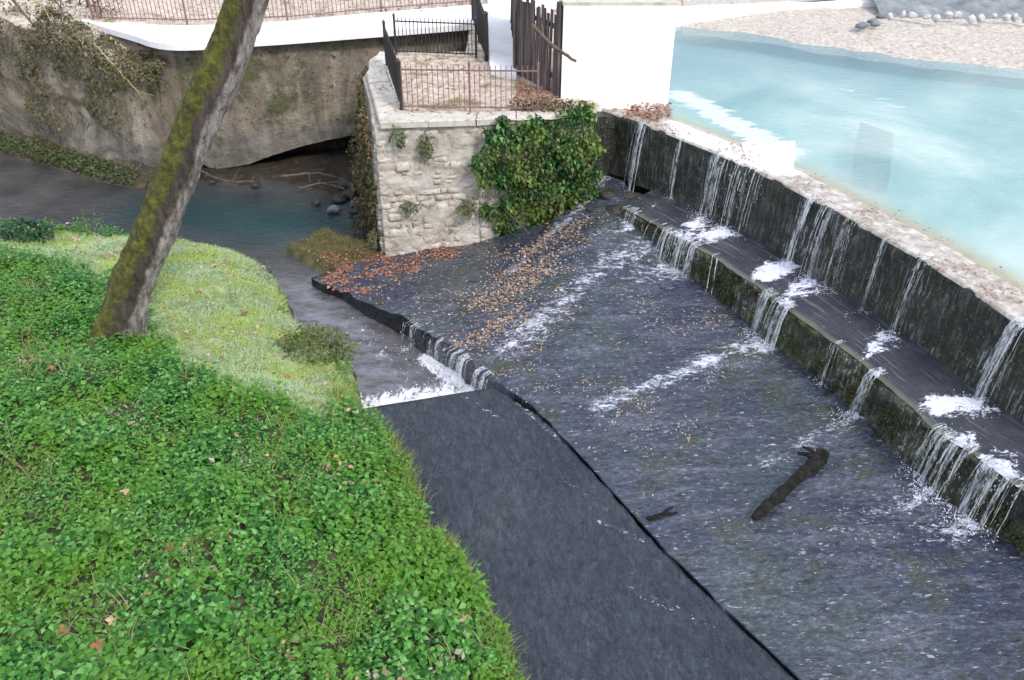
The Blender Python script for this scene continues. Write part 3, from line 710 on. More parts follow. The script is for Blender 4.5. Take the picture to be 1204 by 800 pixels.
def strip(name, front, back, z, th, mat):
    n_ = len(front); v = [(*a, z) for a in front]+[(*a, z) for a in back]+[(*a, z-th) for a in front]+[(*a, z-th) for a in back]
    f = [[i, i+1, n_+i+1, n_+i] for i in range(n_-1)]+[[i, 2*n_+i, 2*n_+i+1, i+1] for i in range(n_-1)]+[[n_+i, n_+i+1, 3*n_+i+1, 3*n_+i] for i in range(n_-1)]
    f += [[0, n_, 3*n_, 2*n_], [n_-1, 3*n_-1, 4*n_-1, 2*n_-1]]
    return obj(name, v, f, mat)
wfr = polyline([P(x, y, TOPZ+.1)[:2] for x, y in ((95, 24), (150, 40), (200, 52), (300, 47.5), (430, 38), (557, 28), (640, 20))], np.linspace(0, 1, 60))
wbk = polyline([P(x, y, TOPZ+.1)[:2] for x, y in ((100, 18), (150, 26), (210, 30), (320, 26), (430, 16), (556, 6), (660, -3))], np.linspace(0, 1, 60))
K(strip('walkway', wfr, wbk, TOPZ+.1, .16, M['walk']), 'structure')

# terrace on top of the stone block
tz = TOPZ
blk = [(-2.62, 16.72), (-.72, 16.9), (1.75, 17.35), (1.6, 19.6), (1.5, 22.6), (-.9, 22.3), (-3.35, 22.2), (-3.42, 20.35)]
V = []; Fq = []
ter = polyline(blk+[blk[0]], np.linspace(0, 1, 60))[:-1]; c = ter.mean(0)
nr = 22
for p in ter:
    for k in range(nr):
        q = c+(p-c)*(k/(nr-1))*.985
        V.append((q[0], q[1], tz-.035+.04*noise.noise(Vector((q[0]*2, q[1]*2, 1)))))
n_ = len(ter)
Fc = np.array([[i*nr+j, i*nr+j+1, ((i+1) % n_)*nr+j+1, ((i+1) % n_)*nr+j] for i in range(n_) for j in range(nr-1)])
K(obj('terrace_ground', V, Fc, M['leafground'], None, True), 'structure')
# path from the terrace up to the walk
pf = [P(x, y, tz+.06)[:2] for x, y in ((576, 84), (575, 50), (574, 20), (573, -12))]; pb = [P(x, y, tz+.06)[:2] for x, y in ((607, 90), (607, 50), (604, 20), (603, -12))]
K(strip('footpath', pf, pb, tz+.115, .15, M['walk']), 'structure')
# ground between the terrace and the walk
K(obj('rear_ground', [(-1.2, 21.9, tz-.09), (3.2, 20.2, tz-.09), (3.2, 30, tz-.05), (-1.2, 30, tz-.05), (-1.2, 21.9, -1), (3.2, 20.2, -1), (3.2, 30, -1)], [[0, 1, 2, 3], [0, 4, 5, 1], [1, 5, 6, 2]], M['leafground']), 'structure')

# ------------------------------------------------------------------ stone block
root = empty('stone_abutment', (-1., 17., -.6))
T(root, 'square rubble stone abutment block with pale coping carrying the railed terrace', 'abutment')
core = [(-2.80, 16.86), (-.72, 17.03), (1.62, 17.45), (1.7, 22.7), (-3.5, 22.3), (-3.6, 20.35)]
v = [(*a, -.8) for a in core]+[(c_[0]*.985+.0, c_[1]+.03, tz-.14) for c_ in core]; n_ = len(core)
obj('core', v, [list(range(n_, 2*n_))]+[[i, (i+1) % n_, n_+(i+1) % n_, n_+i] for i in range(n_)], M['mortar'], root)
mb = MB(); r = random.Random(5)
def stone_face(A, B, z0, z1, mb):
    A, B = np.array(A, float), np.array(B, float); L = np.linalg.norm(B-A); u = (B-A)/L; nrm = np.array([u[1], -u[0]])
    z = z0
    while z < z1-.04:
        hgt = min(r.uniform(.08, .21), z1-z); x = -r.uniform(0, .2)
        while x < L:
            w = r.uniform(.12, .46); x0, x1 = max(x, 0), min(x+w, L)
            if x1-x0 > .06:
                bat = .10*(1-(z+.6)/3.4)
                pr_ = r.uniform(-.018, .030)+bat
                g_ = r.uniform(.002, .012)
                # a rounded, uneven stone: 5x4 front grid pulled back at its rim
                nx, nzz = 5, 4; vv = []
                for b_ in range(nzz):
                    for a_ in range(nx):
                        s_ = a_/(nx-1); t_ = b_/(nzz-1)
                        X_ = x0+g_+(x1-x0-2*g_)*s_; Z_ = z+g_+(hgt-2*g_)*t_
                        edge = (a_ in (0, nx-1)) or (b_ in (0, nzz-1))
                        q = A+u*X_; nn = noise.noise(Vector((q[0]*6, q[1]*6+x, Z_*6)))
                        o_ = pr_+(-.012 if edge else .006)+nn*.04
                        jx = nn*.03 if edge else 0
                        q = q+nrm*o_+u*jx
                        vv.append((q[0], q[1], Z_+(.012 if not edge else .03)*noise.noise(Vector((X_*5, Z_*5, 9)))+.03*noise.noise(Vector((X_*1.3, z*3, 2)))))
                ff = [(b_*nx+a_, b_*nx+a_+1, (b_+1)*nx+a_+1, (b_+1)*nx+a_) for b_ in range(nzz-1) for a_ in range(nx-1)]
                rim = list(range(nx))+[b_*nx+nx-1 for b_ in range(1, nzz)]+[(nzz-1)*nx+a_ for a_ in range(nx-2, -1, -1)]+[b_*nx for b_ in range(nzz-2, 0, -1)]
                k0 = len(vv)
                for q_ in rim:
                    p = vv[q_]; vv.append((p[0]-nrm[0]*.12, p[1]-nrm[1]*.12, p[2]))
                ff += [(rim[a_], k0+a_, k0+(a_+1) % len(rim), rim[(a_+1) % len(rim)]) for a_ in range(len(rim))]
                mb.add(vv, ff)
            x += w
        z += hgt
stone_face((-2.80, 16.84), (-.72, 17.02), -.75, tz-.13, mb)
mb.build('front_face', M['block'], root, True)
def plaster(A, B, z0, z1, seed):
    A, B = np.array(A), np.array(B); L = np.linalg.norm(B-A); u_ = (B-A)/L; nr_ = np.array([u_[1], -u_[0]]); V = []
    nx_, nz_ = int(L/.03), int((z1-z0)/.03)
    for i in range(nx_):
        for k in range(nz_):
            x = L*i/(nx_-1); z = z0+(z1-z0)*k/(nz_-1)
            w = .050*noise.fractal(Vector((x*1.3+seed, z*1.5, seed)), 1., 2., 4)+.022*noise.fractal(Vector((x*6+seed, z*6, seed)), 1., 2., 4)
            q = A+u_*x+nr_*(.10*(1-(z+.6)/3.4)+.012+min(w, .028)); V.append((q[0], q[1], z))
    obj('worn_plaster', V, grid_faces(nx_, nz_), M['plaster'], root, True)
plaster((-2.79, 16.84), (-.72, 17.02), -.74, tz-.14, 3.)
plaster((-.72, 17.02), (1.5, 17.40), -.5, tz-.14, 11.)
mb = MB(); stone_face((-.72, 17.02), (1.55, 17.40), -.5, tz-.13, mb); mb.build('right_face', M['block'], root, True)
mb = MB(); stone_face((-3.45, 20.5), (-2.80, 16.86), -.75, tz-.13, mb); stone_face((-3.4, 22.3), (-3.45, 20.5), -.75, tz-.13, mb); mb.build('left_face', M['block'], root, True)
# coping stones along the edge
mb = MB()
edge = [(-3.40, 22.2), (-3.46, 20.35), (-2.66, 16.74), (-.72, 16.92), (1.75, 17.36)]
inn = [(-2.95, 22.2), (-2.98, 20.4), (-2.2, 17.33), (-.70, 17.36), (1.68, 17.72)]
for k in range(4):
    n_ = max(1, round(np.linalg.norm(np.array(edge[k+1])-edge[k])/.85))
    for i in range(n_):
        q0, q1 = i/n_, (i+1)/n_-.012
        e0_, e1_, i0_, i1_ = (np.array(a)+(np.array(b_)-np.array(a))*q for a, b_, q in ((edge[k], edge[k+1], q0), (edge[k], edge[k+1], q1), (inn[k], inn[k+1], q0), (inn[k], inn[k+1], q1)))
        dz = r.uniform(-.012, .012); j = r.uniform(-.015, .015)
        rows_ = []
        for (z, s_) in ((tz-.13, 0), (tz-.025+dz, 0), (tz+dz, .05)):
            rows_ += [(*(e0_+(i0_-e0_)*s_+j*.3), z), (*(e1_+(i1_-e1_)*s_+j*.3), z), (*(i1_+(e1_-i1_)*s_), z), (*(i0_+(e0_-i0_)*s_), z)]
        ff = [(8, 9, 10, 11)]+[(a_+4*l, (a_+1) % 4+4*l, (a_+1) % 4+4*(l+1), a_+4*(l+1)) for l in range(2) for a_ in range(4)]
        mb.add(rows_, ff)
mb.build('coping', M['coping'], root)

# ------------------------------------------------------------------ white pillar
root = empty('white_pillar', (2.2, 19.1, 2.5))
T(root, 'plain white rendered sluice pillar at the head of the weir', 'pillar')
mb = MB(); mb.box((2.22, 19.45, 3.62), (1.17, 0, 0), (0, 1.05, 0), (0, 0, 1.12), .006); mb.build('shaft', M['white'], root)
mb = MB(); mb.box((2.22, 19.45, 4.775), (1.18, 0, 0), (0, 1.06, 0), (0, 0, .033)); mb.build('cap', M['coping'], root)
# footing ledge under it with grey boulder
mb = MB(); mb.box((1.95, 18.65, 1.55), (.9, .12, 0), (0, .55, 0), (0, 0, .98), .03); o = mb.build('footing', M['weir_face'], root)

def boulder(name, c, s, mat, seed, label=None, cat='rock', group=None, parent=None):
    import bmesh
    bm = bmesh.new(); bmesh.ops.create_icosphere(bm, subdivisions=3, radius=1)
    for q in bm.verts:
        w = 1+.35*noise.fractal(q.co*1.1+Vector((seed, 0, 0)), 1., 2., 3)
        q.co = Vector((q.co.x*s[0]*w, q.co.y*s[1]*w, q.co.z*s[2]*w))
    vs = [tuple(Vector(c)+q.co) for q in bm.verts]; fs = [[q.index for q in f.verts] for f in bm.faces]; bm.free()
    o = obj(name, vs, fs, mat, parent, True)
    if label: T(o, label, cat, group)
    return o
for q, s_, k in REST:
    z = apron_z(q[0], q[1]) or 1.1
    boulder('rubble_stone', (q[0], q[1], z-s_*.05), (s_*1.2, s_*.8, s_*.38), M['rock'], k*4.7+1, 'dark wet stone lying where the step meets the apron', 'rock', 'dark stones at the left end of the step')
q = P(705, 122, 2.6); boulder('boulder', (q[0], q[1]-.1, 2.62), (.42, .22, .13), M['palerock'], 3, 'flat grey boulder at the foot of the white pillar')

# ------------------------------------------------------------------ fences
def fence(name, A, B, hgt, gap, rad, mat, label, posts=(0, 1), post_r=.03, post_h=.1, finial=True, rails=(.08, .96), cat='railing', group=None, lean=(0, 0)):
    A, B = np.array(A, float), np.array(B, float)
    root = empty(name, A); T(root, label, cat, group)
    up = np.array([lean[0], lean[1], 1.])
    for z in rails:
        mb = MB(); mb.box((A+B)/2+up*hgt*z, (B-A)/2, unit(np.cross(B-A, up))*.014, np.array([0, 0, .014])); mb.build('rail', mat, root)
    L = np.linalg.norm(B-A); n_ = max(2, int(L/gap)); mb = MB()
    for i in range(1, n_):
        p = A+(B-A)*i/n_; e_ = RNG.normal(0, .003, 3)
        mb.bar(p+up*.03*1+e_, p+up*hgt*1.03+e_, rad, 5)
        if finial: mb.bar(p+up*hgt*1.03, p+up*(hgt*1.03+.06), rad*1.5, 5, .001)
    mb.build('baluster_panel', mat, root)
    for q in posts:
        p = A+(B-A)*q; mb = MB(); mb.bar(p-up*.05, p+up*(hgt+post_h), post_r, 8); mb.bar(p+up*(hgt+post_h), p+up*(hgt+post_h+.07), post_r*1.5, 8, .004)
        mb.build('post', mat, root)
    return root
z0 = tz
g1 = P(474, 129, z0); g2 = P(632, 131, z0); g3 = P(455, 77, z0); g4 = P(466, 63, z0); g5 = P(560, 67, z0)
fence('iron_railing', g1, g2, .86, .105, .009, M['rust'], 'low rusty railing along the front edge of the terrace', posts=(0, .5, 1), post_r=.022)
fence('iron_railing', g3, g1+np.array([-.03, -.03, 0]), .90, .075, .013, M['iron'], 'black iron railing seen nearly end-on along the left edge of the terrace', posts=(0, 1), post_r=.034)
fence('iron_railing', g4, g5, .82, .095, .010, M['iron'], 'dark railing across the back of the terrace against the grey wall', posts=(0, 1), post_r=.028)
fence('iron_railing', P(572, 71, z0), PY(556, 2, 25.3)*np.array([1, 1, 0])+np.array([0, 0, z0]), 1.0, .075, .016, M['iron'], 'black spiked railing on the left side of the white footpath', posts=(0, .5, 1), post_r=.05, cat='railing')
# far railing behind the walk
fa = polyline([P(x, y, TOPZ+.1)[:2] for x, y in ((110, 24), (210, 27), (320, 24.5), (430, 14.5), (553, 4.5))], np.linspace(0, 1, 5))
for k, lab in enumerate(('far railing section behind the leafless red stems', 'far railing section just left of the leaning trunk top', 'far railing section just right of the leaning trunk top', 'far railing section nearest the footpath gateway')):
    fence('walk_railing', (*fa[k], TOPZ+.1), (*fa[k+1], TOPZ+.1), 1.05, .12, .011, M['rust'], 'thin '+lab, posts=(0, 1) if k == 3 else (0,), post_r=.03, group='railing sections behind the white walk', finial=False)
# plank fence right of the footpath
A = P(607, 86, z0); B = P(656, 113, z0)
root = empty('plank_fence', A); T(root, 'tall weathered plank fence between the footpath and the white pillar', 'fence')
u = unit(B-A); nrm = np.array([u[1], -u[0], 0]); L = np.linalg.norm(B-A); n_ = int(L/.115)
mb = MB()
for i in range(n_):
    if i == n_-3: continue
    p = A+u*(i+.5)*L/n_; hh_ = 1.72+RNG.uniform(-.12, .10)
    mb.box(p+np.array([0, 0, hh_/2])+nrm*RNG.uniform(-.012, .012), u*(.046+RNG.uniform(0, .008)), nrm*.011, np.array([RNG.normal(0, .012), 0, hh_/2]))
mb.build('plank_panel', M['plank'], root)
for z in (.35, 1.4):
    mb = MB(); mb.box((A+B)/2-nrm*.045+np.array([0, 0, z]), u*L/2, nrm*.022, np.array([0, 0, .045])); mb.build('rail', M['plank'], root)
for p, hh_ in ((A, 1.9), (B, 2.0)):
    mb = MB(); mb.box(p+np.array([0, 0, hh_/2-.05]), u*.06, nrm*.06, np.array([0, 0, hh_/2])); mb.build('post', M['plank'], root)
# second stretch of planks climbing away beside the path
A2 = PY(592, 8, 25.0)*np.array([1, 1, 0])+np.array([0, 0, z0]); A2 = np.array([A[0]-.12, 25.2, z0])
root = empty('plank_fence', A2); T(root, 'dark plank fence running back along the right side of the footpath', 'fence')
u = unit(A-A2); nrm = np.array([u[1], -u[0], 0]); L = np.linalg.norm(A-A2)-.1; n_ = int(L/.125); mb = MB()
for i in range(n_):
    p = A2+u*(i+.5)*L/n_; hh_ = 1.5+RNG.uniform(-.12, .10)
    mb.box(p+np.array([0, 0, hh_/2])+nrm*RNG.uniform(-.012, .012), u*.052, nrm*.011, np.array([RNG.normal(0, .012), 0, hh_/2]))
mb.build('plank_panel', M['plank'], root)
mb = MB(); mb.box(A2+u*L/2-nrm*.04+np.array([0, 0, 1.2]), u*L/2, nrm*.02, np.array([0, 0, .04])); mb.build('rail', M['plank'], root)

def branch(name, pts, r0, r1, mat, label, cat='branch', group=None, twigs=0, seed=1):
    t = np.linspace(0, 1, 22); q = polyline(pts, t)
    q += np.array([[.03*noise.noise(Vector((i*.5, seed, k))) for k in range(3)] for i in range(22)])
    mb = MB(); mb.tube(q, r0+(r1-r0)*t, 7, .2, 14.)
    rr = random.Random(seed)
    for k in range(twigs):
        i = rr.randint(6, 20); p = q[i]; d = unit(q[min(i+1, 21)]-q[i-1]+np.array([rr.uniform(-1, 1), rr.uniform(-1, 1), rr.uniform(-.6, 1)])*.9)
        l = rr.uniform(.15, .5); mb.tube([p, p+d*l*.5+np.array([0, 0, .02]), p+d*l], [r1*.9, r1*.7, r1*.3], 5)
    o = mb.build(name, mat, None, True); T(o, label, cat, group); return o
branch('branch', [PY(626, 30, 18.2), PY(650, 54, 17.9), PY(678, 73, 17.7)], .045, .028, M['twig'], 'broken branch sticking out past the plank fence in front of the white pillar', twigs=2, seed=4)

# ------------------------------------------------------------------ far right: low white parapet and dark sill
fr = [P(791, 26, 2.7)[:2], P(930, 17, 2.7)[:2], P(1052, 9, 2.7)[:2]]; bk = [P(791, 9, 3.0)[:2], P(930, 3, 3.0)[:2], P(1056, 4, 3.0)[:2]]
o = strip('parapet', fr, bk, 3.02, .6, M['white']); T(o, 'long low white parapet on the far side of the pond', 'parapet')
V = []
sp = polyline([P(1035, 24, 2.75)[:2], P(1120, 26, 2.75)[:2], P(1204, 27, 2.75)[:2], P(1330, 30, 2.75)[:2]], np.linspace(0, 1, 90))
prof = [(-.1, 2.5), (0, 2.86), (.35, 3.0), (.9, 3.2), (1.0, 3.3), (2.2, 3.34), (2.3, 2.4)]
for p in sp:
    for (o_, z) in prof: V.append((p[0], p[1]+o_, z+.03*noise.noise(Vector((p[0]*2, o_*3, z)))))
o = obj('concrete_sill', V, grid_faces(90, len(prof)), M['darkstone'], None, False); T(o, 'dark wet concrete sill at the top right beyond the gravel beach', 'sill')
rr = random.Random(3)
for k in range(13):
    x = 1048+k*13.2; q = P(x+rr.uniform(-3, 3), 19+k*.2+rr.uniform(-2.5, 2.5), 3.05)
    boulder('baffle_stone', (q[0], q[1], 3.05), (.07+rr.random()*.07, .08, .07+rr.random()*.05), M['palerock'], k*3.1, 'small pale stone in the row along the dark far sill', 'rock', 'pale stones along the far sill')
for k in range(5):
    q = P(1010+k*7+rr.uniform(-3, 3), 22+rr.uniform(-5, 8), 2.95)
    boulder('beach_rock', (q[0], q[1], 2.93), (.09+rr.random()*.09, .09, .07), M['darkstone'], 40+k*2.3, 'dark grey rock heaped at the tip of the white parapet', 'rock', 'rocks at the parapet tip')

# ------------------------------------------------------------------ grass bank
shore_px = [(418, 478), (412, 430), (380, 402), (345, 380), (330, 345), (290, 305), (200, 285), (60, 268), (0, 260)]
Sh = [P(x, y, -.3)[:2] for x, y in shore_px]
Sl = [P(x, y, .06)[:2] for x, y in ((610, 800), (560, 690), (510, 620), (460, 520), (422, 486))]
bank_line = [(3.4, -1.), (2.1, 2.2), (1.0, 4.3)]+[tuple(a) for a in Sl]+[tuple(a) for a in Sh]+[(-14.5, 19.6), (-26, 22)]
bank_line = [(a[0]+.10*noise.noise(Vector((a[0]*1.5, a[1]*1.5, 2))), a[1]+.10*noise.noise(Vector((a[0]*1.5, a[1]*1.5, 6)))) for a in polyline(bank_line, np.linspace(0, 1, 160))]
bank_poly = bank_line+[(-26, -1.)]
def bank_h(x, y):
    x = np.asarray(x, float); y = np.asarray(y, float)
    d = seg_dist(x, y, bank_line); ins = inpoly(x, y, bank_poly)
    k = np.clip((y-10.6)/1.2, 0, 1); zs = .10-.38*k*k*(3-2*k)
    nn = np.array([.10*noise.noise(Vector((a*.9, b*.9, 0)))+.045*noise.noise(Vector((a*2.7, b*2.7, 5))) for a, b in zip(x.ravel(), y.ravel())]).reshape(x.shape)
    d = np.where(d < 1.2, d, d)
    up = zs+.10*(1-np.exp(-d/.12))+1.0*(1-np.exp(-d/2.6))+nn*np.clip(d*2, .25, 1)
    return np.where(ins, up, zs-np.clip(d, 0, 2)*3.+nn*.3), d, ins
xs = np.arange(-26, 3.8, .13); ys = np.arange(-1, 22.5, .13)
X, Y = np.meshgrid(xs, ys, indexing='ij'); Z, Dd, In = bank_h(X, Y)
V = np.stack([X.ravel(), Y.ravel(), np.maximum(Z.ravel(), -1.28)], 1)
fc = grid_faces(len(xs), len(ys)); keep = (V[:, 2] > -1.27)[fc].any(1)
GP = None
def ray_bank(px, py):
    d = ray(px, py); z = .5
    for _ in range(25):
        q = np.array([0, 0, H])+(z-H)/d[2]*d; z = .5*z+.5*float(bank_h(np.array([q[0]]), np.array([q[1]]))[0][0])
    q[2] = z; return q
grass_px = [(40, 270), (200, 286), (292, 304), (332, 347), (347, 382), (412, 430), (424, 484), (405, 496), (330, 480), (270, 462), (205, 432), (178, 385), (150, 345), (110, 325), (60, 308), (-40, 296), (-60, 262)]
grass_poly = [ray_bank(x, y)[:2] for x, y in grass_px]
def plants(n, xr, yr, test):
    x = RNG.uniform(*xr, n); y = RNG.uniform(*yr, n); z, d, ins = bank_h(x, y)
    jx, jy = x+RNG.normal(0, .12, n), y+RNG.normal(0, .12, n)
    k = ins & test(jx, jy, d); return x[k], y[k], z[k], d[k]
gr = inpoly(V[:, 0], V[:, 1], grass_poly).astype(float)
K(obj('grass_bank', V, fc[keep], M['soil'], None, True, dict(grassy=gr)), 'structure')
# leafy ground cover: every plant a short stem with tiers of leaves
gx, gy, gz, gd = plants(33000, (-12.5, 3.2), (1.2, 17.5), lambda x, y, d: ~inpoly(x, y, grass_poly) & (np.random.default_rng(3).uniform(0, 1, x.shape) < np.clip(.18+d/.30, 0, 1)))
vis = (gy > 4.0) | (gx > -6); gx, gy, gz = gx[vis], gy[vis], gz[vis]
dens = np.array([noise.noise(Vector((a*1.3, b*1.3, 2))) for a, b in zip(gx, gy)])
k = dens > -.72+.0*gx; gx, gy, gz, dens = gx[k], gy[k], gz[k], dens[k]
lsz = np.array([.95+.75*noise.noise(Vector((a*.8, b*.8, 31)))+.35*noise.noise(Vector((a*2.8, b*2.8, 33))) for a, b in zip(gx, gy)]).clip(.6, 1.25)
nP = len(gx); pp, dd_, uu, LL = [], [], [], []
rel = np.array([noise.noise(Vector((a*1.9, b*1.9, 41))) for a, b in zip(gx, gy)])
hgt = (.12+.28*np.clip(dens+.45, 0, 1.2)+.22*np.clip(rel, -.3, 1))*RNG.uniform(.6, 1.4, nP)
for tier in range(5):
    a0 = RNG.uniform(0, 2*math.pi, nP)
    for s in range(2 if tier < 4 else 1):
        a = a0+s*math.pi+RNG.normal(0, .35, nP); f_ = (tier+.8)/5
        el = .25-.45*RNG.uniform(0, 1, nP) if tier < 4 else RNG.uniform(.1, .9, nP)
        d_ = np.stack([np.cos(a), np.sin(a), el], 1)
        pp.append(np.stack([gx, gy, gz+hgt*f_], 1)+d_*.012+RNG.normal(0, .012, (nP, 3))); dd_.append(d_)
        uu.append(np.array([0, 0, 1.])+RNG.normal(0, .22, (nP, 3))); LL.append((.102-.009*tier)*RNG.uniform(.6, 1.4, nP)*lsz)
pp, dd_, uu, LL = np.vstack(pp), np.vstack(dd_), np.vstack(uu), np.concatenate(LL)
V, Fc = leaves_mesh(pp, dd_, uu, LL, LL*RNG.uniform(.55, .8, len(LL)), .2, .14)
o = obj('ground_cover', V, Fc, M['nettle']); K(o, 'stuff')
# short frosted grass
def grass_blades(name, x, y, z, hmin, hmax, wid, mat, lean=.7):
    n = len(x); a = RNG.uniform(0, 2*math.pi, n); b_ = RNG.uniform(0, 2*math.pi, n)
    h = RNG.uniform(hmin, hmax, n); s = np.stack([np.cos(a), np.sin(a), np.zeros(n)], 1)*wid
    base = np.stack([x, y, z-.01], 1); tip = base+np.stack([np.cos(b_)*lean*h, np.sin(b_)*lean*h, h], 1)
    mid = base+np.stack([np.cos(b_)*lean*h*.35, np.sin(b_)*lean*h*.35, h*.62], 1)
    V = np.stack([base-s, base+s, mid+s*.8, tip, mid-s*.8], 1).reshape(-1, 3); k = np.arange(n)[:, None]*5
    return obj(name, V, np.concatenate([k+np.array([[0, 1, 2, 4]]), k+np.array([[4, 2, 3, 3]])], 1).reshape(-1, 4)[::2] if False else np.concatenate([k+np.array([[0, 1, 2]]), k+np.array([[0, 2, 4]]), k+np.array([[4, 2, 3]])], 1).reshape(-1, 3), mat)
gx, gy, gz, gd = plants(330000, (-14, -1.5), (10., 19.5), lambda x, y, d: inpoly(x, y, grass_poly))
den = np.array([noise.noise(Vector((a*1.1, b*1.1, 8)))+.5*noise.noise(Vector((a*4, b*4, 8))) for a, b in zip(gx, gy)]); k = den > -.46
K(grass_blades('grass', gx[k], gy[k], gz[k],   .03, .075, .008, M['grass'], 1.6), 'stuff')
gx, gy, gz, gd = plants(160000, (-3.2, 3.), (2., 12.), lambda x, y, d: (d < .08+.34*np.random.default_rng(8).uniform(0, 1, x.shape)))
den = np.array([noise.noise(Vector((a*1.5, b*1.5, 8))) for a, b in zip(gx, gy)]); k = den > -.25
M['edgegrass'] = leafy('edge_grass', [(.07, .16, .025), (.13, .24, .04), (.22, .32, .06), (.32, .38, .12)], .6, .3, 1.3, (.30, .32, .08))
K(grass_blades('edge_grass', gx[k], gy[k], gz[k], .08, .22, .007, M['edgegrass'], 1.2), 'stuff')

gx, gy, gz, gd = plants(9000, (-11, 2.5), (3.5, 16.), lambda x, y, d: ~inpoly(x, y, grass_poly))
k = np.array([noise.noise(Vector((a*.9, b*.9, 17))) for a, b in zip(gx, gy)]) > .05
M['drygrass'] = leafy('dry_stalk', [(.30, .26, .13), (.22, .24, .08), (.40, .34, .20), (.20, .13, .07)], .7, .2)
K(grass_blades('dry_stalk', gx[k], gy[k], gz[k]+.05, .15, .40, .005, M['drygrass'], 1.), 'stuff')
k = np.array([noise.noise(Vector((a*.7, b*.7, 23))) for a, b in zip(gx, gy)]) > .22
flat_leaves('dead_leaf_litter', np.stack([gx, gy, gz+.16], 1)[k][:900], .075, M['litter_orange'], .5)

# ------------------------------------------------------------------ leaning tree
b0 = ray_bank(131, 396); b0[2] -= .1
top = PY(291, 0, 12.6)
ax_ = top-b0
pts = [b0, b0+ax_*.10+np.array([-.03, 0, 0]), b0+ax_*.3+np.array([-.05, 0, .0]), b0+ax_*.6+np.array([-.03, 0, 0]), top, b0+ax_*1.35+np.array([-.1, .1, .15]), b0+ax_*1.7+np.array([-.35, .1, .5])]
t_ = np.linspace(0, 1, 150); ctr = polyline(pts, t_)
root = empty('leaning_tree', b0); T(root, 'leaning mossy tree trunk with bare grey bark on its right, rooted in the bank', 'tree')
n_ = 72; V = []; mo = []
ups = unit(ax_); sx = unit(np.cross(ups, np.array([0, 1., 0]))); sy = np.cross(sx, ups)
if sx[0] < 0: sx, sy = -sx, -sy
for i, p in enumerate(ctr):
    s_ = t_[i]; rb = .305-.03*min(1, s_*1.7)-.12*max(0, s_-.6)
    fl_ = .17*math.exp(-s_*20)+.035*math.exp(-s_*8)
    for j in range(n_):
        a = 2*math.pi*j/n_
        dr = sx*math.cos(a)+sy*math.sin(a)
        # buttress lobes at the foot and a long groove that splits off the bare strip on the right
        rr_ = rb+fl_*(1+.55*math.cos(3*a+.6))
        g_ = math.exp(-((a-5.35)/.16)**2)*.085*max(0, 1-s_*1.1)
        q = p+dr*rr_
        w = .055*noise.fractal(Vector((q[0]*1.6, q[1]*1.6, q[2]*.6)), 1., 2., 4)+.035*noise.fractal(Vector((q[0]*8, q[1]*8, q[2]*2.0)), 1., 2., 3)
        V.append(p+dr*(rr_-g_+w))
        m_ = -math.cos(a)*.55+.34-.25*max(0, math.sin(a))*0
        if 4.2 < a < 5.2: m_ += .05
        m_ += .25*math.exp(-s_*30)
        mo.append(m_+.18*noise.noise(Vector((q[0]*1.2, q[1]*1.2, q[2]*.8))))
Fc = [(i*n_+j, i*n_+(j+1) % n_, (i+1)*n_+(j+1) % n_, (i+1)*n_+j) for i in range(149) for j in range(n_)]+[tuple(149*n_+j for j in range(n_))]
obj('trunk', V, Fc, M['bark'], root, True, dict(mossy=mo))
# limbs above the frame
rr = random.Random(2); mb = MB()
end = ctr[-1]
for k in range(7):
    a = k*2*math.pi/7+rr.uniform(-.3, .3); l = rr.uniform(1.6, 3.)
    d = np.array([math.cos(a)*.75, math.sin(a)*.75, .8]); s0_ = ctr[rr.randint(128, 148)]
    q = polyline([s0_, s0_+d*l*.4+np.array([0, 0, .1]), s0_+d*l*.8+np.array([0, 0, .5]), s0_+d*l+np.array([0, 0, .9])], np.linspace(0, 1, 14))
    mb.tube(q, np.linspace(.10, .02, 14), 7, .2, 5.)
    for c_ in range(6):
        i = rr.randint(4, 12); p = q[i]; dd2 = unit(d+np.array([rr.uniform(-1, 1), rr.uniform(-1, 1), rr.uniform(-.2, .8)])); ll = rr.uniform(.4, 1.1)
        mb.tube([p, p+dd2*ll*.5, p+dd2*ll+np.array([0, 0, .12])], [.025, .016, .006], 5)
mb.build('limb', M['bark'], root, True)

# ------------------------------------------------------------------ bushes and wall plants
def bush(name, centre, radii, n, size, mat, label, cat='plant', down=0., stems=5, group=None, shape=None, asp=.6, seed=0, outn=None):
    centre = np.array(centre, float); radii = np.array(radii, float)
    root = empty(name, centre-np.array([0, 0, radii[2]])); T(root, label, cat, group)
    u_ = unit(RNG.normal(0, 1, (n, 3))); rad_ = RNG.uniform(.25, 1.0, n)**.5
    lump = np.array([1+.38*noise.fractal(Vector(a*1.6)+Vector((seed*7.3, seed, 0)), 1., 2., 3) for a in u_])
    if shape is not None: p = shape(n); s_mul = .6+.9*np.clip(np.array([noise.noise(Vector(a*2.2)) for a in p])+.5, 0, 1)
    else: p = centre+u_*(rad_*lump)[:, None]*radii
    d = u_*.8+RNG.normal(0, .5, (n, 3)); d[:, 2] -= down
    up = np.array([0, 0, 1.])+u_*.6+RNG.normal(0, .3, (n, 3))
    s_ = size*RNG.uniform(.6, 1.4, n)*(s_mul if shape is not None else 1)
    V, Fc = leaves_mesh(p, d, up, s_, s_*asp*RNG.uniform(.8, 1.2, n), .18, .12)
    obj('foliage', V, Fc, mat, root)
    if stems:
        mb = MB()
        for k in range(stems):
            q = p[RNG.integers(0, n)]; b_ = centre-np.array([RNG.normal(0, .1*radii[0]), RNG.normal(0, .1*radii[1]), radii[2]*1.0])
            mid = (q+b_)/2+RNG.normal(0, .05, 3); mb.tube([b_, mid, q], [.012, .009, .004], 5)
        mb.build('stem', M['twig'], root)
    return root
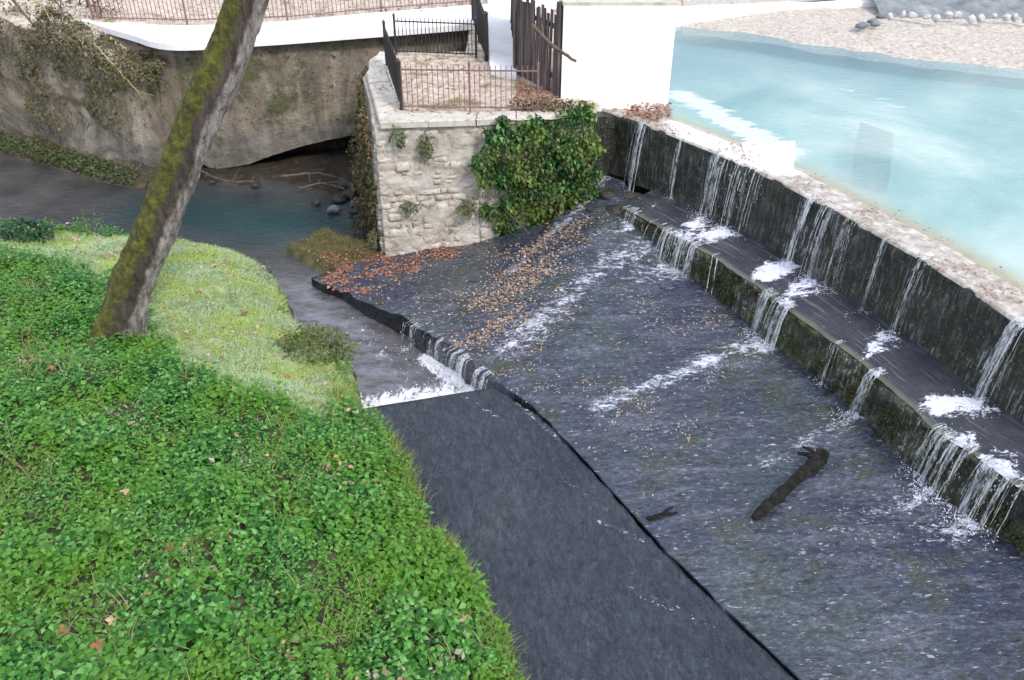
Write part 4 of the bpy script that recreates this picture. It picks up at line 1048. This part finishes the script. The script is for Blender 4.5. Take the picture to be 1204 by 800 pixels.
q = ray_bank(368, 418); bush('low_shrub', q+np.array([.05, .1, .12]), (.72, .50, .28), 1500, .07, M['shrub'], 'straggly low shrub at the water edge of the frosted grass', 'shrub', seed=2)
q = ray_bank(28, 282); bush('low_shrub', q+np.array([0, .1, .15]), (.62, .35, .22), 900, .085, M['darkshrub'], 'small dark green shrub on the bank at the left edge', 'shrub', seed=5)
# ivy falling over the right part of the stone block
ANC = []
def ivy_shape(n):
    out = []
    pl = [(562, 150), (620, 142), (665, 128), (694, 116), (706, 160), (709, 215), (700, 250), (660, 264), (612, 272), (580, 268), (570, 255), (588, 232), (585, 215), (550, 204), (556, 182), (575, 175)]
    xs_ = RNG.uniform(530, 716, n*7); ys_ = RNG.uniform(112, 276, n*7)
    jx = xs_+np.array([17*noise.noise(Vector((a*.05, b*.05, 1))) for a, b in zip(xs_, ys_)]); jy = ys_+np.array([17*noise.noise(Vector((a*.05, b*.05, 4))) for a, b in zip(xs_, ys_)])
    k = inpoly(jx, jy, pl); xs_, ys_ = xs_[k][:n], ys_[k][:n]
    for a, b in zip(xs_, ys_):
        if noise.noise(Vector((a*.085, b*.085, 2)))+.5*noise.noise(Vector((a*.2, b*.2, 2))) < -.22 and RNG.uniform() < .85: continue
        yw = float(np.interp((a-602)/62., [-2.8, -.72, 1.85], [16.84, 17.0, 17.45]))
        cl = .5+.5*noise.noise(Vector((a*.04, b*.04, 7)))
        th = .10+.62*cl*min(1, max(.15, (b-118)/45))*min(1, max(.2, (276-b)/50))
        out.append(PY(a, b, yw-th*RNG.uniform(0, 1)**.6-.03))
    while len(out) < n: out.append(out[RNG.integers(0, len(out))]+RNG.normal(0, .045, 3))
    return np.array(out[:n])
bush('ivy', (.35, 16.7, 1.6), (1.1, .4, 1.2), 8500, .088, M['ivy'], 'large dark green ivy hanging over the right side of the stone block', 'ivy', .9, 3, shape=ivy_shape, asp=.75)
q = P(640, 128, tz); tr = []
for k in range(26):                                            # trailing shoots
    a0_, b0_ = RNG.uniform(560, 700), RNG.uniform(150, 240); ln2 = RNG.uniform(18, 46)
    for i in range(16):
        a1_ = a0_+6*math.sin(i*.4+k)+i*.35; b1_ = b0_+ln2*i/15
        yw = float(np.interp((a1_-602)/62., [-2.8, -.72, 1.85], [16.84, 17.0, 17.45])); tr.append(PY(a1_, min(b1_, 278), yw-.50-.12*math.sin(i*.2)))
tr = np.array(tr); bush('trailing_ivy', (.3, 16.4, 1.2), (1, .3, 1), len(tr), .085, M['shrub'], 'yellow green trailing shoots hanging over the dark ivy on the block', 'ivy', 1.1, 0, shape=lambda n: tr, asp=.7)
q = P(640, 128, tz)
bush('withered_ivy', (q[0]+.15, q[1]+.0, tz+.02), (.95, .24, .16), 900, .075, M['deadivy'], 'rusty brown withered ivy along the coping above the green ivy', 'ivy', .2, 8, seed=9)
for (x, y, rx, rz, n_, lab, mt) in ((500, 172, .18, .30, 260, 'dark weed tuft in the middle of the block front below the coping', 'weed'), (468, 162, .17, .24, 200, 'small weed tuft near the top left corner of the block front', 'weed'), (549, 245, .20, .20, 240, 'green fern tuft low on the block front left of the ivy', 'shrub'), (482, 243, .22, .14, 160, 'sparse grey weed low on the block front', 'weed'), (438, 278, .10, .18, 130, 'green tuft at the bottom left corner of the block', 'weed')):
    q = PY(x, y, 16.74 if x > 445 else 16.4); bush('wall_plant', q, (rx, .10, rz), n_, .06, M[mt], lab, 'plant', .8, 0, seed=x)
def side_shape(n):
    s = RNG.uniform(0, 1, n); yy = 16.95+s*4.6; zz2 = RNG.uniform(-.5, 2.75, n)
    x0 = np.interp(yy, [16.8, 20.4, 22.3], [-2.92, -3.62, -3.55])
    cl = np.array([noise.noise(Vector((a*1.1, b*1.1, 3))) for a, b in zip(yy, zz2)])
    th = np.clip(.35+.45*cl, .03, .9)*np.clip((3.0-zz2)/2.2, .15, 1.)*np.clip((yy-16.9)/.8, .08, 1)
    return np.stack([x0-th*RNG.uniform(0, 1, n), yy+RNG.normal(0, .05, n), zz2], 1)
bush('withered_ivy', (-3.6, 19., 1.1), (.4, 2., 1.6), 4200, .09, M['deadivy'], 'brown withered ivy covering the left flank of the stone block', 'ivy', .8, 10, shape=side_shape, asp=.7)
# creeper over the old wall
def creeper_shape(n):
    ii = RNG.integers(0, 150, n*3); q = RNG.uniform(0, 1, n*3)
    x = LP_[ii, 0]; tzz = np.array([ltop(a) for a in x]); z = -.3+(tzz+.45)*q
    cl = np.array([noise.noise(Vector((a*.8, b*.9, 5))) for a, b in zip(x, z)])+q*.65-.20
    k = cl > RNG.normal(0.02, .16, n*3); ii, x, z, q, cl = ii[k], x[k], z[k], q[k], cl[k]
    o_ = .45*(1-q)**1.4+.06+RNG.uniform(0, .28, len(q))*np.clip(cl+.5, .2, 1)
    p = np.stack([x+ln_[ii, 0]*o_, LP_[ii, 1]+ln_[ii, 1]*o_, z], 1)
    while len(p) < n: p = np.vstack([p, p+RNG.normal(0, .05, p.shape)])
    return p[:n]
bush('creeper', (-12.5, 23.9, 1.), (4, 1, 1.4), 9500, .08, M['creeper'], 'dry brown and olive creeper spread over the old wall at top left', 'creeper', .8, 14, shape=creeper_shape, asp=.55)
def corner_shape(n):
    x = RNG.uniform(-13.2, -9.2, n*2); q = RNG.uniform(-.25, 1.3, n*2)
    i_ = np.array([int(np.argmin(np.abs(LP_[:150, 0]-min(a, -9.9)))) for a in x]); z = np.array([ltop(a) for a in x])+.05+.25*np.clip(q, 0, 1)+RNG.uniform(0, .14, n*2)-np.clip(-q, 0, 1)*.8
    return np.stack([x, LP_[i_, 1]-.15+q*.9, z], 1)[:n]
bush('withered_ivy', (-11.2, 23.4, 2.4), (1.6, .6, .4), 3600, .085, M['creeper'], 'heap of brown withered leaves on the wall corner left of the leaning trunk', 'ivy', .3, 8, shape=corner_shape, asp=.6)
# weeds along the foot of the old wall
ii = RNG.integers(10, 163, 7000); o_ = .5+RNG.uniform(0, .5, 7000); up_ = RNG.uniform(0, .42, 7000)*(1.25-o_)
p = np.stack([LP_[ii, 0]+ln_[ii, 0]*o_, LP_[ii, 1]+ln_[ii, 1]*o_, -.5+up_+.25*(1.0-o_)], 1)
d = np.stack([RNG.normal(0, .6, 7000)+ln_[ii, 0]*.5, RNG.normal(0, .6, 7000)+ln_[ii, 1]*.5, RNG.uniform(-.3, .8, 7000)], 1); s_ = RNG.uniform(.06, .16, 7000)
V, Fc = leaves_mesh(p, d, np.array([0, 0, 1.])+RNG.normal(0, .3, (7000, 3)), s_, s_*.35, .2, .1)
K(obj('weed_strip', V, Fc, M['weed']), 'stuff')
V = []
for i in range(0, 160, 2):
    for (a_, z) in ((.2, -.1), (.55, -.32), (.95, -.50), (1.15, -.62)): V.append((LP_[i, 0]+ln_[i, 0]*a_, LP_[i, 1]+ln_[i, 1]*a_, z+.07*noise.noise(Vector((LP_[i, 0]*2, a_*3, 0)))))
K(obj('wall_foot', V, grid_faces(80, 4), M['earth'], None, True), 'structure')
# mud shelf below the undercut
V = []
mf = polyline([P(x, y, -.5)[:2] for x, y in ((180, 206), (225, 214), (270, 222), (330, 228), (385, 236), (425, 240), (446, 238))], np.linspace(0, 1, 90))
mk = polyline([(-10.2, 22.6), (-8.4, 23.5), (-6.9, 24.0), (-5.2, 24.5), (-4.2, 24.9), (-3.3, 23.), (-3.2, 20.4)], np.linspace(0, 1, 90))
for i in range(90):
    for j in range(26):
        q = j/25; x, y = mf[i]*(1-q)+mk[i]*q
        V.append((x, y, -.62+.13*min(1, q*3)-.10*max(0, q-.4)+.05*noise.fractal(Vector((x*2, y*2, 0)), 1, 2, 3)+.25*max(0, i/90-.72)*2*q))
K(obj('mud_shelf', V, grid_faces(90, 26), M['mud'], None, True), 'structure')
rr = random.Random(8)
for k, (x, y, s_) in enumerate(((398, 232, .16), (412, 226, .20), (425, 236, .22), (392, 244, .13), (405, 216, .2), (430, 222, .24), (418, 246, .15), (372, 236, .10), (300, 216, .10), (250, 212, .08))):
    q = P(x, y, -.4); boulder('stream_rock', q+np.array([0, 0, -.05]), (s_*1.2, s_, s_*.7), M['rock'] if k != 3 else M['darkstone'], k*5.1, ('wet rock on the mud between the undercut wall and the stone block'), 'rock', 'wet rocks on the mud beside the block')
for k, (a, b_, c_, lab) in enumerate((((225, 196), (262, 212), (300, 214), 'dark dead stick on the mud just right of the leaning trunk'), ((330, 208), (372, 204), (408, 212), 'long drift stick lying under the undercut wall'), ((352, 222), (380, 216), (410, 224), 'short drift stick among the rocks left of the block'))):
    branch('drift_stick', [P(*a, -.35), P(*b_, -.3), P(*c_, -.33)], .035, .02, M['twig'], lab, 'stick', None, 3, k+20)
# mossy ledge left of the block
V = []
for i in range(60):
    for j in range(40):
        a = i/59; b_ = j/39
        f0 = np.array(P(330+(402-330)*a, 292+(338-292)*a, -.5)[:2]); f1 = np.array(P(372+(470-372)*a, 256+(296-256)*a, -.1)[:2])
        x, y = f0*(1-b_)+f1*b_
        e_ = min(1, b_*7, (1-a)*9+.3, a*8+.0)
        x += .12*noise.noise(Vector((a*7, b_*3, 1))); y += .12*noise.noise(Vector((a*6, b_*4, 5)))
        V.append((x, y, -.62+.30*e_+.16*b_*a+.05*noise.fractal(Vector((x*3, y*3, 0)), 1, 2, 3)))
M['ledge'] = simple('mossy_ledge', [(.3, (.05, .042, .022)), (.5, (.10, .085, .04)), (.68, (.12, .13, .045)), (.8, (.21, .16, .10))], 4., .85, 20., .8, .04)
K(obj('mossy_ledge', V, grid_faces(60, 40), M['ledge'], None, True), 'structure')
LV = np.array(V)
k = RNG.integers(0, len(LV), 5000); k = k[(LV[k, 2] > -.42)]
K(grass_blades('ledge_moss', LV[k, 0]+RNG.normal(0, .03, len(k)), LV[k, 1]+RNG.normal(0, .03, len(k)), LV[k, 2], .02, .07, .006, leafy('ledge_grass', [(.08, .075, .02), (.12, .12, .03), (.20, .15, .06), (.17, .17, .06)], .8, .2), 1.2), 'stuff')

# bare stems over the old wall
for k, (pp_, r0, r1, mt, lab) in enumerate((
    ([PY(10, -6, 24.6), PY(40, 30, 24.2), PY(64, 55, 23.6)], .045, .018, 'twig', 'dark drooping branch at the top left corner'),
    ([PY(110, 50, 23.0), PY(138, 82, 22.6), PY(166, 112, 22.1)], .02, .012, 'pale_twig', 'long pale slanting twig across the old wall'),
    ([PY(30, 88, 23.9), PY(48, 108, 23.5), PY(66, 116, 23.3)], .022, .012, 'twig', 'short dark twig on the bare part of the old wall'),
    ([PY(60, -5, 24.6), PY(70, 8, 24.3), PY(76, 22, 23.9)], .03, .016, 'twig', 'short upright dark twig near the top left'),
    ([PY(42, 2, 24.6), PY(52, 10, 24.4), PY(58, 22, 24.1)], .02, .012, 'pale_twig', 'short pale twig between the dark branches at top left'))):
    branch('dry_branch', pp_, r0, r1, M[mt], lab, 'branch', None, 4, 40+k)
for k, (x, y, hh_) in enumerate(((119, 40, 1.5), (112, 34, 1.4), (104, 30, 1.3), (94, 26, 1.0), (82, 24, 1.2), (58, 20, .9), (160, 52, .6), (172, 56, .7), (186, 58, .75), (20, 14, .9))):
    q = P(x, y, 2.6); q[2] = min(2.8, ltop(q[0]))-.05; q[1] += .2; p1 = q+np.array([.05, 0, hh_*.5]); p2 = q+np.array([RNG.uniform(-.1, .1), 0, hh_])
    branch('red_stem', [q, p1, p2], .032, .014, M['redstem'], 'leafless reddish stems rising from the bank above the old wall', 'plant', 'reddish stems above the old wall', 12, 60+k)

for (x, y, lab) in ((100, 22, 'tangle of rust coloured withered leaves among the red stems at top left'), (30, 18, 'tangle of brown withered leaves in the top left corner')):
    q = P(x, y, 2.95); bush('withered_thicket', q+np.array([0, .3, .25]), (1.3, .5, .45), 700, .07, M['creeper'] if x < 50 else M['deadivy'], lab, 'plant', .1, 9, seed=x)

# ------------------------------------------------------------------ log on the apron
q0 = P(888, 606, .28); q1 = P(966, 538, .36)
root_p = (q0+q1)/2
la = np.array(q0); lb = np.array(q1)
for q in (la, lb):
    z = apron_z(q[0], q[1]); q[2] = (z if z is not None else .2)+.10
root = empty('log', ((la+lb)/2)); T(root, 'dark waterlogged log stranded on the apron', 'log')
t = np.linspace(0, 1, 60); t = np.linspace(0, 1, 110); cl_ = polyline([la, la+(lb-la)*.35+np.array([0, .01, -.01]), la+(lb-la)*.65+np.array([-.01, .01, 0]), lb-(lb-la)*.1, lb+np.array([.02, .02, .10])], t)
mb = MB(); rad = np.interp(t, [0, .1, .35, .55, .8, .93, 1], [.045, .075, .08, .07, .085, .12, .085])
mb.tube(cl_, rad, 40, .32, 9., True, .85)
mb.v = [tuple(np.array(p)+.012*np.array([noise.noise(Vector(p)*26+Vector((k*9., 0, 0))) for k in range(3)])) for p in mb.v]
mb.build('trunk', M['log'], root, True)
mb = MB()
p = cl_[98]; mb.tube([p, p+np.array([-.14, .07, .06]), p+np.array([-.27, .10, .05])], [.06, .04, .022], 8, .4, 12.)
mb.tube([p, p+np.array([-.08, .12, .10]), p+np.array([-.18, .20, .09])], [.05, .035, .015], 8, .4, 12.); mb.build('branch_stub', M['log'], root, True)
for x, y, l_, lab in ((782, 597, .22, 'small piece of driftwood on the apron left of the big log'),):
    q = P(x, y, .22); z = apron_z(q[0], q[1]) or .15
    branch('driftwood', [(q[0]-l_, q[1]-.05, z+.02), (q[0], q[1]+.03, z+.035), (q[0]+l_*.8, q[1]+.06, z+.02)], .035, .018, M['log'], lab, 'driftwood', None, 2, int(x))

# ------------------------------------------------------------------ falling water
def fall(name, p0, nrm, z1, width, ns, s, tg, label, arch=0., seed=0):
    rr = random.Random(seed); mb = MB(); p0 = np.array(p0, float)
    nrm = np.array([nrm[0], nrm[1], 0]); tg = np.array([tg[0], tg[1], 0])
    nv_ = max(1, int(ns/3))
    for k in range(nv_):                                       # thin veils
        off = (rr.random()-.5)*1.6*width; hw = rr.uniform(.018, .055)*(.6+.6*min(1, s)); v0 = (.10+.30*s*rr.uniform(.6, 1.1)); h = p0[2]-z1; T_ = math.sqrt(2*h/9.8)
        L_ = []; R_ = []
        for i in range(27):
            tq = max(0, i-1)/25*T_; c_ = p0+nrm*((-.16 if i == 0 else .012)+v0*tq*1.2)+np.array([0, 0, .010-4.9*tq*tq])+tg*off
            w_ = hw*(1-.35*tq/T_)*(1+.3*noise.noise(Vector((k*3.7+seed, i*.25, 0)))); sh = .03*noise.noise(Vector((k*1.7+seed, i*.12, 5)))
            L_.append(c_+tg*(sh-w_)+nrm*.012*noise.noise(Vector((k, i*.4, seed)))); R_.append(c_+tg*(sh+w_)+nrm*.012*noise.noise(Vector((k, i*.4, seed+9))))
        M_ = [(a+b)/2+nrm*.018 for a, b in zip(L_, R_)]
        mb.add(L_+M_+R_, [(q, q+1, 27+q+1, 27+q) for q in range(26)]+[(27+q, 27+q+1, 54+q+1, 54+q) for q in range(26)])
    ns = int(ns*1.5)
    for k in range(ns):
        off = max(-2.2, min(2.2, rr.gauss(0, .75)))*width
        v0 = (.10+.30*s*rr.uniform(.6, 1.2)); zt = p0[2]+.012
        thick = rr.choice((.3, .5, .8, 1.5)); h = zt-z1; T_ = math.sqrt(2*h/9.8); m_ = 26
        start = rr.choice((0, 0, 0, .1, .25, .4)) if s < 1 else rr.choice((0, 0, 0, .12)); endt = rr.choice((1, 1, .9, .6)) if s < 1 else rr.choice((1, 1, 1, .8))
        pts = [p0+tg*off-nrm*.16+np.array([0, 0, .012])] if start == 0 else []
        rads = [.012] if start == 0 else []
        for i in range(m_):
            q = start+(endt-start)*i/(m_-1); tq = q*T_
            w = .018*q*noise.noise(Vector((seed*3.1+k, q*5, 0)))
            pts.append(p0+tg*(off*(1+.15*q)+w)+nrm*(.015+v0*tq*1.25)+np.array([0, 0, .012-4.9*tq*tq]))
            rads.append((.0025+.0062*s*thick)*(1.0-.45*q)*(1+.55*noise.noise(Vector((seed+k*2.3, q*9, 4)))))
        mb.tube(pts, rads, 6, 0, 1, False, .5)
        if rr.random() < .7:                                   # loose drops beside the strand
            for _ in range(int(3+5*s)):
                q = rr.uniform(.25, 1)*T_; c_ = p0+tg*(off+rr.gauss(0, .03))+nrm*(.03+v0*q*1.25+rr.gauss(0, .02))+np.array([0, 0, -4.9*q*q])
                e_ = rr.uniform(.004, .009); mb.tube([c_, c_-np.array([0, 0, e_*4])], [e_, e_*.5], 4)
    o = mb.build(name, M['fall'], None, True); T(o, label, 'waterfall'); return o
imp = []
for k, (a, ci) in enumerate(zip(upper_falls, UI)):
    p0 = (*(CR[ci]+NRM[ci]*.03), CREST_Z); z1 = UB-.03 if ci >= IS else .95
    fall('waterfall', p0, NRM[ci], z1, a[2], a[3], a[4], tan[ci], a[5], seed=k+1)
    imp.append((CR[ci]+NRM[ci]*(.06+.42*a[4]*.5), z1, a[2]+.10, a[4], tan[ci], NRM[ci]))
for k, (a, ci) in enumerate(zip(lower_falls, LI)):
    p0 = (*(CR[ci]+NRM[ci]*1.03), LIPZ+.01); z1 = LB-.02
    fall('waterfall', p0, NRM[ci], z1, a[2], a[3], a[4], tan[ci], a[5], seed=k+31)
    imp.append((CR[ci]+NRM[ci]*(1.13+.28*a[4]*.5), LB+.03, a[2]+.08, a[4], tan[ci], NRM[ci]))
# small spills over the apron rim into the channel
for k, (x, y, w, n_, s, lab) in enumerate(((484, 380, .10, 4, .6, 'first small spill over the apron rim seen from the mossy ledge'), (512, 398, .14, 5, .7, 'second small spill over the apron rim, left of the white chute'), (541, 420, .24, 12, 1.1, 'white chute over the apron rim into the foaming channel'), (566, 440, .16, 8, 1.0, 'last spill over the rim beside the corner of the lower slab'))):
    q = P(x, y, 0); nr_ = unit(np.array([-.72, -.69])); tg_ = unit(np.array([-.69, .72]))
    fall('waterfall', (q[0], q[1], apron_z(q[0]+.1, q[1]+.1) or 0), nr_, -.55, w, n_, s, tg_, lab, seed=k+71)
    imp.append((q[:2]+nr_*.18, -.53, w+.08, s, tg_, nr_))
# froth thrown up where the water lands
vp = []; sz = []
for (q, z, w, s, tg_, nr_) in imp:
    n_ = int(110*s*(w/.2))
    a = RNG.normal(0, w*.55, n_); b_ = np.abs(RNG.normal(0, .16*s, n_))-.05
    pz = z+np.abs(RNG.normal(0, .035*s, n_))
    vp.append(np.stack([q[0]+tg_[0]*a+nr_[0]*b_, q[1]+tg_[1]*a+nr_[1]*b_, pz], 1)); sz.append(RNG.uniform(.004, .012, n_))
x = RNG.uniform(0, 1, 1500); el = np.array(end_line); ex = np.interp(x, [0, .5, 1], el[:, 0]); ey = np.interp(x, [0, .5, 1], el[:, 1])+np.abs(RNG.normal(0, .22, 1500))-.05
vp.append(np.stack([ex, ey, -.53+np.abs(RNG.normal(0, .03, 1500))], 1)); sz.append(RNG.uniform(.006, .022, 1500))
vp = np.vstack(vp); sz = np.concatenate(sz)
octv = np.array([(1, 0, 0), (-1, 0, 0), (0, 1, 0), (0, -1, 0), (0, 0, 1), (0, 0, -1)], float); octf = np.array([(0, 2, 4), (2, 1, 4), (1, 3, 4), (3, 0, 4), (2, 0, 5), (1, 2, 5), (3, 1, 5), (0, 3, 5)])
ro = RNG.normal(0, 1, (len(vp), 3, 3)); ro = np.linalg.qr(ro)[0]
VV = (np.einsum('nij,kj->nki', ro, octv)*RNG.uniform(.5, 1.2, (len(vp), 6, 1)))*sz[:, None, None]; VV[:, :, 2] *= .6; VV += vp[:, None, :]
K(obj('froth', VV.reshape(-1, 3), (np.arange(len(vp))[:, None, None]*6+octf[None]).reshape(-1, 3), M['froth']), 'stuff')

# ------------------------------------------------------------------ fallen leaves
def on_apron(pix, n, z=.15, clump=None, falloff=True):
    poly = pix_poly(pix, z); x, y = scatter_poly(poly, n); out = []
    c, s = math.cos(-FLOW), math.sin(-FLOW)
    for a, b in zip(x, y):
        u_, v_ = a*c-b*s, a*s+b*c
        if clump is not None and noise.noise(Vector((u_*.55, v_*2.0, clump)))+.5*noise.noise(Vector((u_*2.2, v_*6, clump)))+RNG.normal(0, .12) < 0: continue
        zz2 = apron_z(a, b)
        if zz2 is not None: out.append((a, b, zz2))
    return out
A_ = on_apron([(492, 410), (640, 283), (690, 300), (560, 425), (500, 430)], 7000, .1, 1.)
A_ = [q for q in A_ if RNG.uniform() < .45]+[(q[0]+RNG.normal(0, .38), q[1]+RNG.normal(0, .38), q[2]) for q in A_[::3]]
A_ = [(q[0], q[1], apron_z(q[0], q[1]) or q[2]) for q in A_]
flat_leaves('leaf_litter', A_, .055, M['litter_orange'])
A_ = on_apron([(400, 335), (500, 290), (690, 280), (760, 330), (600, 445), (500, 430)], 2400, .1, None)
A_ = [q for q in A_ if noise.noise(Vector((q[0]*.8, q[1]*.8, 3)))+RNG.normal(0, .2) > 0]
flat_leaves('leaf_litter', A_, .05, M['litter_orange'])
A_ = on_apron([(372, 318), (430, 288), (560, 276), (600, 288), (500, 318), (430, 342), (395, 335)], 3600, -.1, None)
A_ = [q for q in A_ if noise.noise(Vector((q[0]*1.7, q[1]*1.7, 4)))+.5*noise.noise(Vector((q[0]*5, q[1]*5, 4)))+RNG.normal(0, .2)+.12*min(1, max(0, -1.6-q[0])) > .05]
flat_leaves('leaf_litter', A_, .075, M['litter_red'])
k = RNG.integers(0, len(LV), 2600); k = k[(LV[k, 1] < 17.2) & (LV[k, 0] > -4.6) & (LV[k, 2] > -.45)][:420]
flat_leaves('leaf_litter', LV[k]+RNG.normal(0, .02, (len(k), 3))*np.array([1, 1, 0]), .07, M['litter_red'], lift=.02)
A_ = on_apron([(500, 430), (690, 300), (860, 330), (880, 420), (780, 560), (640, 500)], 5200, .2, 7.)
A_ = [q for q in A_ if noise.noise(Vector((q[0]*.9, q[1]*.9, 13)))+RNG.normal(0, .15) > .05]
flat_leaves('leaf_litter', A_, .040, M['litter_pale'])
A_ = on_apron([(640, 500), (900, 430), (1150, 560), (1000, 700), (800, 640)], 320, .2, 9.)
flat_leaves('leaf_litter', A_, .034, M['litter_pale'])
# crest litter
n = 3400; ii = RNG.integers(20, NW-60, n); o_ = -np.abs(RNG.normal(0, .42, n)); q = CR[ii]+NRM[ii]*o_[:, None]
kk = np.array([noise.noise(Vector((a*1.5, b*1.5, 1))) for a, b in q])+RNG.normal(0, .15, n) > -.02
flat_leaves('crest_litter', np.concatenate([q, np.full((n, 1), CREST_Z+.008)], 1)[kk & (o_ > -.95)], .055, M['litter_orange'])
qx, qy = scatter_poly(pix_poly([(730, 138), (752, 118), (784, 114), (790, 140), (765, 146)], 2.62), 420)
flat_leaves('leaf_pile', np.stack([qx, qy, 2.62+RNG.uniform(0, .10, len(qx))], 1), .085, M['litter_red'], .5)
# terrace litter
qx, qy = scatter_poly([tuple(a) for a in blk], 1500)
flat_leaves('terrace_litter', np.stack([qx, qy, np.full(len(qx), tz-.02)], 1), .075, M['litter_orange'], .3, lift=.02)
qx, qy = scatter_poly(pix_poly([(600, 128), (608, 95), (655, 118), (655, 132)], tz), 420)
flat_leaves('leaf_pile', np.stack([qx, qy, tz+RNG.uniform(0, .08, len(qx))], 1), .085, M['litter_red'], .5)
# leaves blown against the far walk
qx = RNG.uniform(-15, 0, 2600); qy = RNG.uniform(25.6, 31, 2600)
flat_leaves('far_litter', np.stack([qx, qy, np.full(2600, TOPZ+.02)], 1), .11, M['litter_pale'], .3, lift=.03)
# single leaves one can point to
spots = [(65, 450, .15, 'rust', 'rusty curled leaf in the green plants below the leaning trunk'), (154, 596, .13, 'tan', 'pale tan leaf on the green plants at the middle of the bank'), (206, 662, .12, 'rust', 'rust brown leaf in a gap of the green plants above the three bottom leaves'),
         (82, 762, .13, 'rust', 'dull rust leaf, left one of the three at the bottom left'), (122, 776, .15, 'rust', 'bright rust leaf lowest of the three at the bottom left'), (139, 748, .13, 'tan', 'tan leaf uppermost of the three at the bottom left'),
         (545, 737, .17, 'tan', 'large tan leaf by the slab edge near the bottom'), (88, 283, .18, 'tan', 'tan leaf patch on the grass beyond the trunk'), (252, 316, .15, 'tan', 'pale leaf on the grass near the stream bend'), (236, 345, .14, 'tan', 'tan leaf on the frosted grass right of the trunk'),
         (222, 393, .13, 'tan', 'tan leaf lowest on the grass right of the trunk foot'), (338, 448, .16, 'rust', 'rusty leaf on the grass below the low shrub'), (288, 372, .12, 'rust', 'small rusty leaf on the grass left of the low shrub'), (280, 474, .12, 'tan', 'tan leaf where the grass meets the green plants')]
for (x, y, s_, mt, lab) in spots:
    q = ray_bank(x, y); g_ = inpoly(np.array([q[0]]), np.array([q[1]]), grass_poly)[0]
    zoff = .07 if g_ else .27
    if y > 700 and x > 500: zoff = .14
    vv = []; n_ = 20; a0 = RNG.uniform(0, 6.28)
    for k in range(n_):
        a = 2*math.pi*k/n_; rr_ = s_*.5*(.74+.26*math.cos(5*a)+.14*math.cos(a+1)+RNG.uniform(-.06, .06))
        vv.append((q[0]+rr_*math.cos(a+a0), q[1]+rr_*math.sin(a+a0), q[2]+zoff+.05*math.cos(2*a)*s_*3+RNG.normal(0, .006)))
    ctr_ = (q[0], q[1], q[2]+zoff-.012)
    lo_ = [(a[0], a[1], a[2]-.003) for a in vv]
    V_ = [ctr_]+vv+[(ctr_[0], ctr_[1], ctr_[2]-.003)]+lo_
    ff = [[0, 1+k, 1+(k+1) % n_] for k in range(n_)]+[[n_+1, n_+2+(k+1) % n_, n_+2+k] for k in range(n_)]+[[1+k, n_+2+k, n_+2+(k+1) % n_, 1+(k+1) % n_] for k in range(n_)]
    o = obj('fallen_leaf', V_, ff, M['leaf_'+mt]); T(o, lab, 'leaf', 'single fallen leaves on the bank')
# small dry leaves over the grass
gx, gy, gz, gd = plants(9000, (-14, -1.5), (10., 19.5), lambda x, y, d: inpoly(x, y, grass_poly))
k = np.array([noise.noise(Vector((a*1.4, b*2.2, 11))) for a, b in zip(gx, gy)])+RNG.normal(0, .08, len(gx)) > .16
flat_leaves('grass_litter', np.stack([gx, gy, gz+.045], 1)[k], .065, M['litter_pale'], .35)
flat_leaves('grass_litter', np.stack([gx, gy, gz+.045], 1)[k][::3]+.05, .08, M['litter_orange'], .35)

# ------------------------------------------------------------------ camera, light
cam = bpy.data.cameras.new('camera'); co = bpy.data.objects.new('camera', cam); COL.objects.link(co)
co.location = (0, 0, H); co.rotation_euler = (math.radians(90)-TH, 0, 0)
cam.sensor_width = 36; cam.lens = 36*F/1204; cam.clip_end = 3000; SC.camera = co
w = bpy.data.worlds.new('World'); SC.world = w; w.use_nodes = True; nt = w.node_tree
bg = nt.nodes['Background']
SUN_EL, SUN_AZ = math.radians(44), math.radians(142)
sky = N(nt, 'ShaderNodeTexSky', sky_type='NISHITA'); sky.sun_disc = False; sky.sun_elevation = SUN_EL; sky.sun_rotation = SUN_AZ
sky.air_density = 1.; sky.dust_density = 2.5; sky.ozone_density = 1.
tc = N(nt, 'ShaderNodeTexCoord')
cn = noise_n(nt, tc.outputs['Generated'], 2.2, 6, .6, .4)
cl = step_n(nt, cn, .30, .62)
mx = mix(nt, math_n(nt, 'ADD', math_n(nt, 'MULTIPLY', cl, .55), .35), sky.outputs[0], (6.9, 7.4, 8.8))
nt.links.new(mx, bg.inputs[0]); bg.inputs[1].default_value = .115
sl = bpy.data.lights.new('sun', 'SUN'); so = bpy.data.objects.new('sun', sl); COL.objects.link(so)
sl.energy = 1.5; sl.angle = math.radians(10); sl.color = (1, .95, .88)
sd = Vector((math.sin(SUN_AZ)*math.cos(SUN_EL), math.cos(SUN_AZ)*math.cos(SUN_EL), math.sin(SUN_EL)))
so.rotation_euler = sd.to_track_quat('Z', 'Y').to_euler(); so.location = (8, -10, 30)
SC.view_settings.view_transform = 'Standard'; SC.view_settings.look = 'None'; SC.view_settings.gamma = 1; SC.view_settings.use_curve_mapping = False
SC.view_settings.exposure = .92
